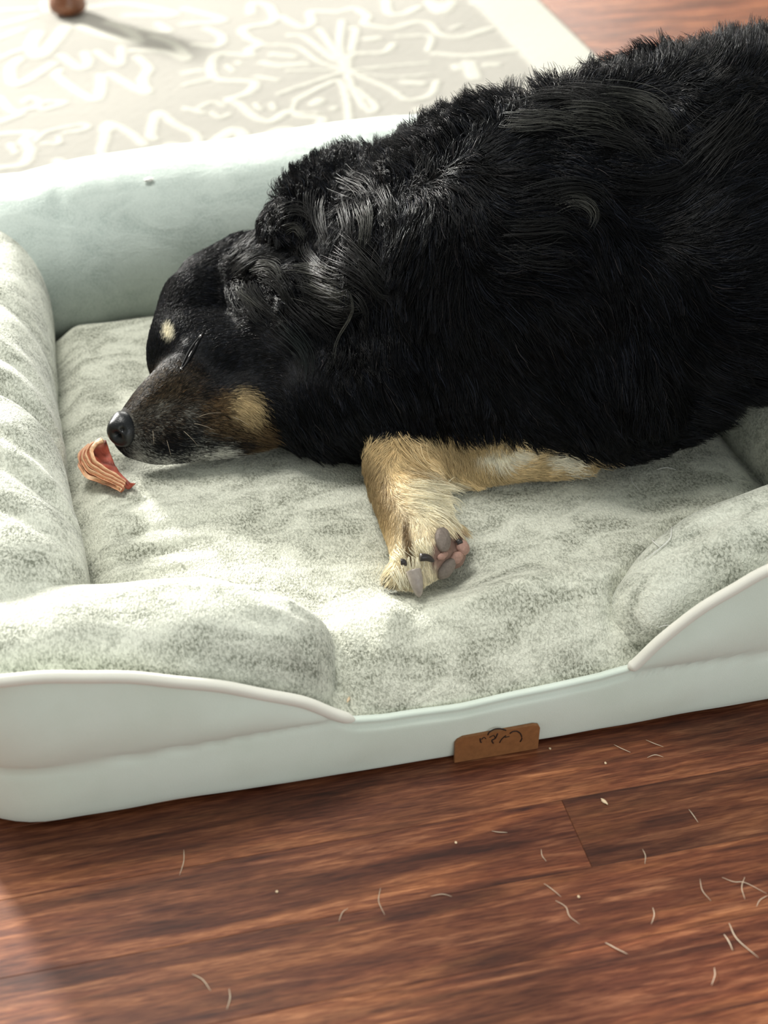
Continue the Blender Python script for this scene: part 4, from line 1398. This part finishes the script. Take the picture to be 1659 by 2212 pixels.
def hair(pts, zf, r, label, group):
    w = np.array([[*at(px, py, zf(px, py))] for px, py in pts])
    c = w.mean(0)
    path = catmull(w, 14)
    if group == HG_F: path[:, 2] = 0.0004 + 0.001 * np.sin(np.linspace(0, math.pi, 14))
    v, f = tube(path - c, r * (1 - 0.6 * np.abs(np.linspace(-1, 1, 14)) ** 2), 6)
    o = mesh_obj('shed_hair', v, f, M_HAIRPALE)
    o.location = c
    tag(o, label, 'hair', group)


for pts, lb in floor_hairs:
    hair(pts, lambda a, b: 0.0006, 0.00042 if 'bright' in lb else 0.00028, lb, HG_F)

bobs = {o.name: o for o in bed.children}
trees = []
for o in bed.children:
    if o.name.startswith(('front_right', 'cushion', 'front_left', 'back_b')):
        mm = o.data
        off_ = Vector(parent_world(o))
        trees.append(BVHTree.FromPolygons([v.co + off_ for v in mm.vertices], [tuple(p.vertices) for p in mm.polygons]))


def on_bed(px, py, lift=0.002):
    d = Vector(ray(px, py)).normalized()
    best = None
    for tr_ in trees:
        h = tr_.ray_cast(Vector(_C), d)
        if h[0] is not None and (best is None or h[3] < best[3]): best = h
    return np.array(best[0] + best[1] * (lift if best[1].dot(d) < 0 else -lift))


for pts, lb in bed_hairs:
    w = np.array([on_bed(a, b) for a, b in catmull([(p[0], p[1], 0) for p in pts], 14)[:, :2]])
    c = w.mean(0)
    v, f = tube(w - c, 0.00045 * (1 - 0.6 * np.abs(np.linspace(-1, 1, 14)) ** 2), 6)
    o = mesh_obj('shed_hair', v, f, M_LINT); o.location = c
    tag(o, lb, 'hair', HG_B)


def flake(name, c, sx, sy, sz, mat, label, cat, seed, rot=0.0, group=None):
    r = np.random.default_rng(seed)
    bm = bmesh.new(); bmesh.ops.create_icosphere(bm, subdivisions=2, radius=1)
    for v in bm.verts:
        k = 1 + r.uniform(-.25, .25)
        x, y = v.co.x * sx * k, v.co.y * sy * k
        v.co = Vector((x * math.cos(rot) - y * math.sin(rot), x * math.sin(rot) + y * math.cos(rot), v.co.z * sz * k))
    me = bpy.data.meshes.new(name); bm.to_mesh(me); bm.free(); me.materials.append(mat)
    o = bpy.data.objects.new(name, me); o.location = c; link(o)
    tag(o, label, cat, group)


flake('wood_chip', at(1305, 1731, .001), .0014, .0040, .001, M_CRUMB, 'cream coloured crumb on the dark plank right of the end joint', 'crumb', 1, .35)
for k, (px, py, lb) in enumerate([(1188, 1617, 'tiny bright speck on the floor just right of the leather patch'), (1308, 1648, 'tiny bright speck above the cream crumb'),
                                  (985, 1820, 'tiny pale speck on the floor left of the end joint'), (598, 1926, 'tiny pale speck left of the bent middle hair'),
                                  (1250, 1937, 'tiny pale speck right of the S-shaped hair'), (1145, 1611, 'tiny reddish white speck under the leather patch corner')]):
    flake('speck', at(px, py, .0006), .0010, .0013, .0006, M_CRUMB, lb, 'crumb', 20 + k)
flake('lint', on_bed(321, 393, .004), .0055, .0040, .0025, M_LINT, 'small white lint fleck on the rear bolster', 'lint', 9, .3)
flake('husk', on_bed(753, 1512), .0010, .0036, .0012, M_CRUMB, 'small cream husk on the cushion beside the left front bolster', 'crumb', 10, -.5)
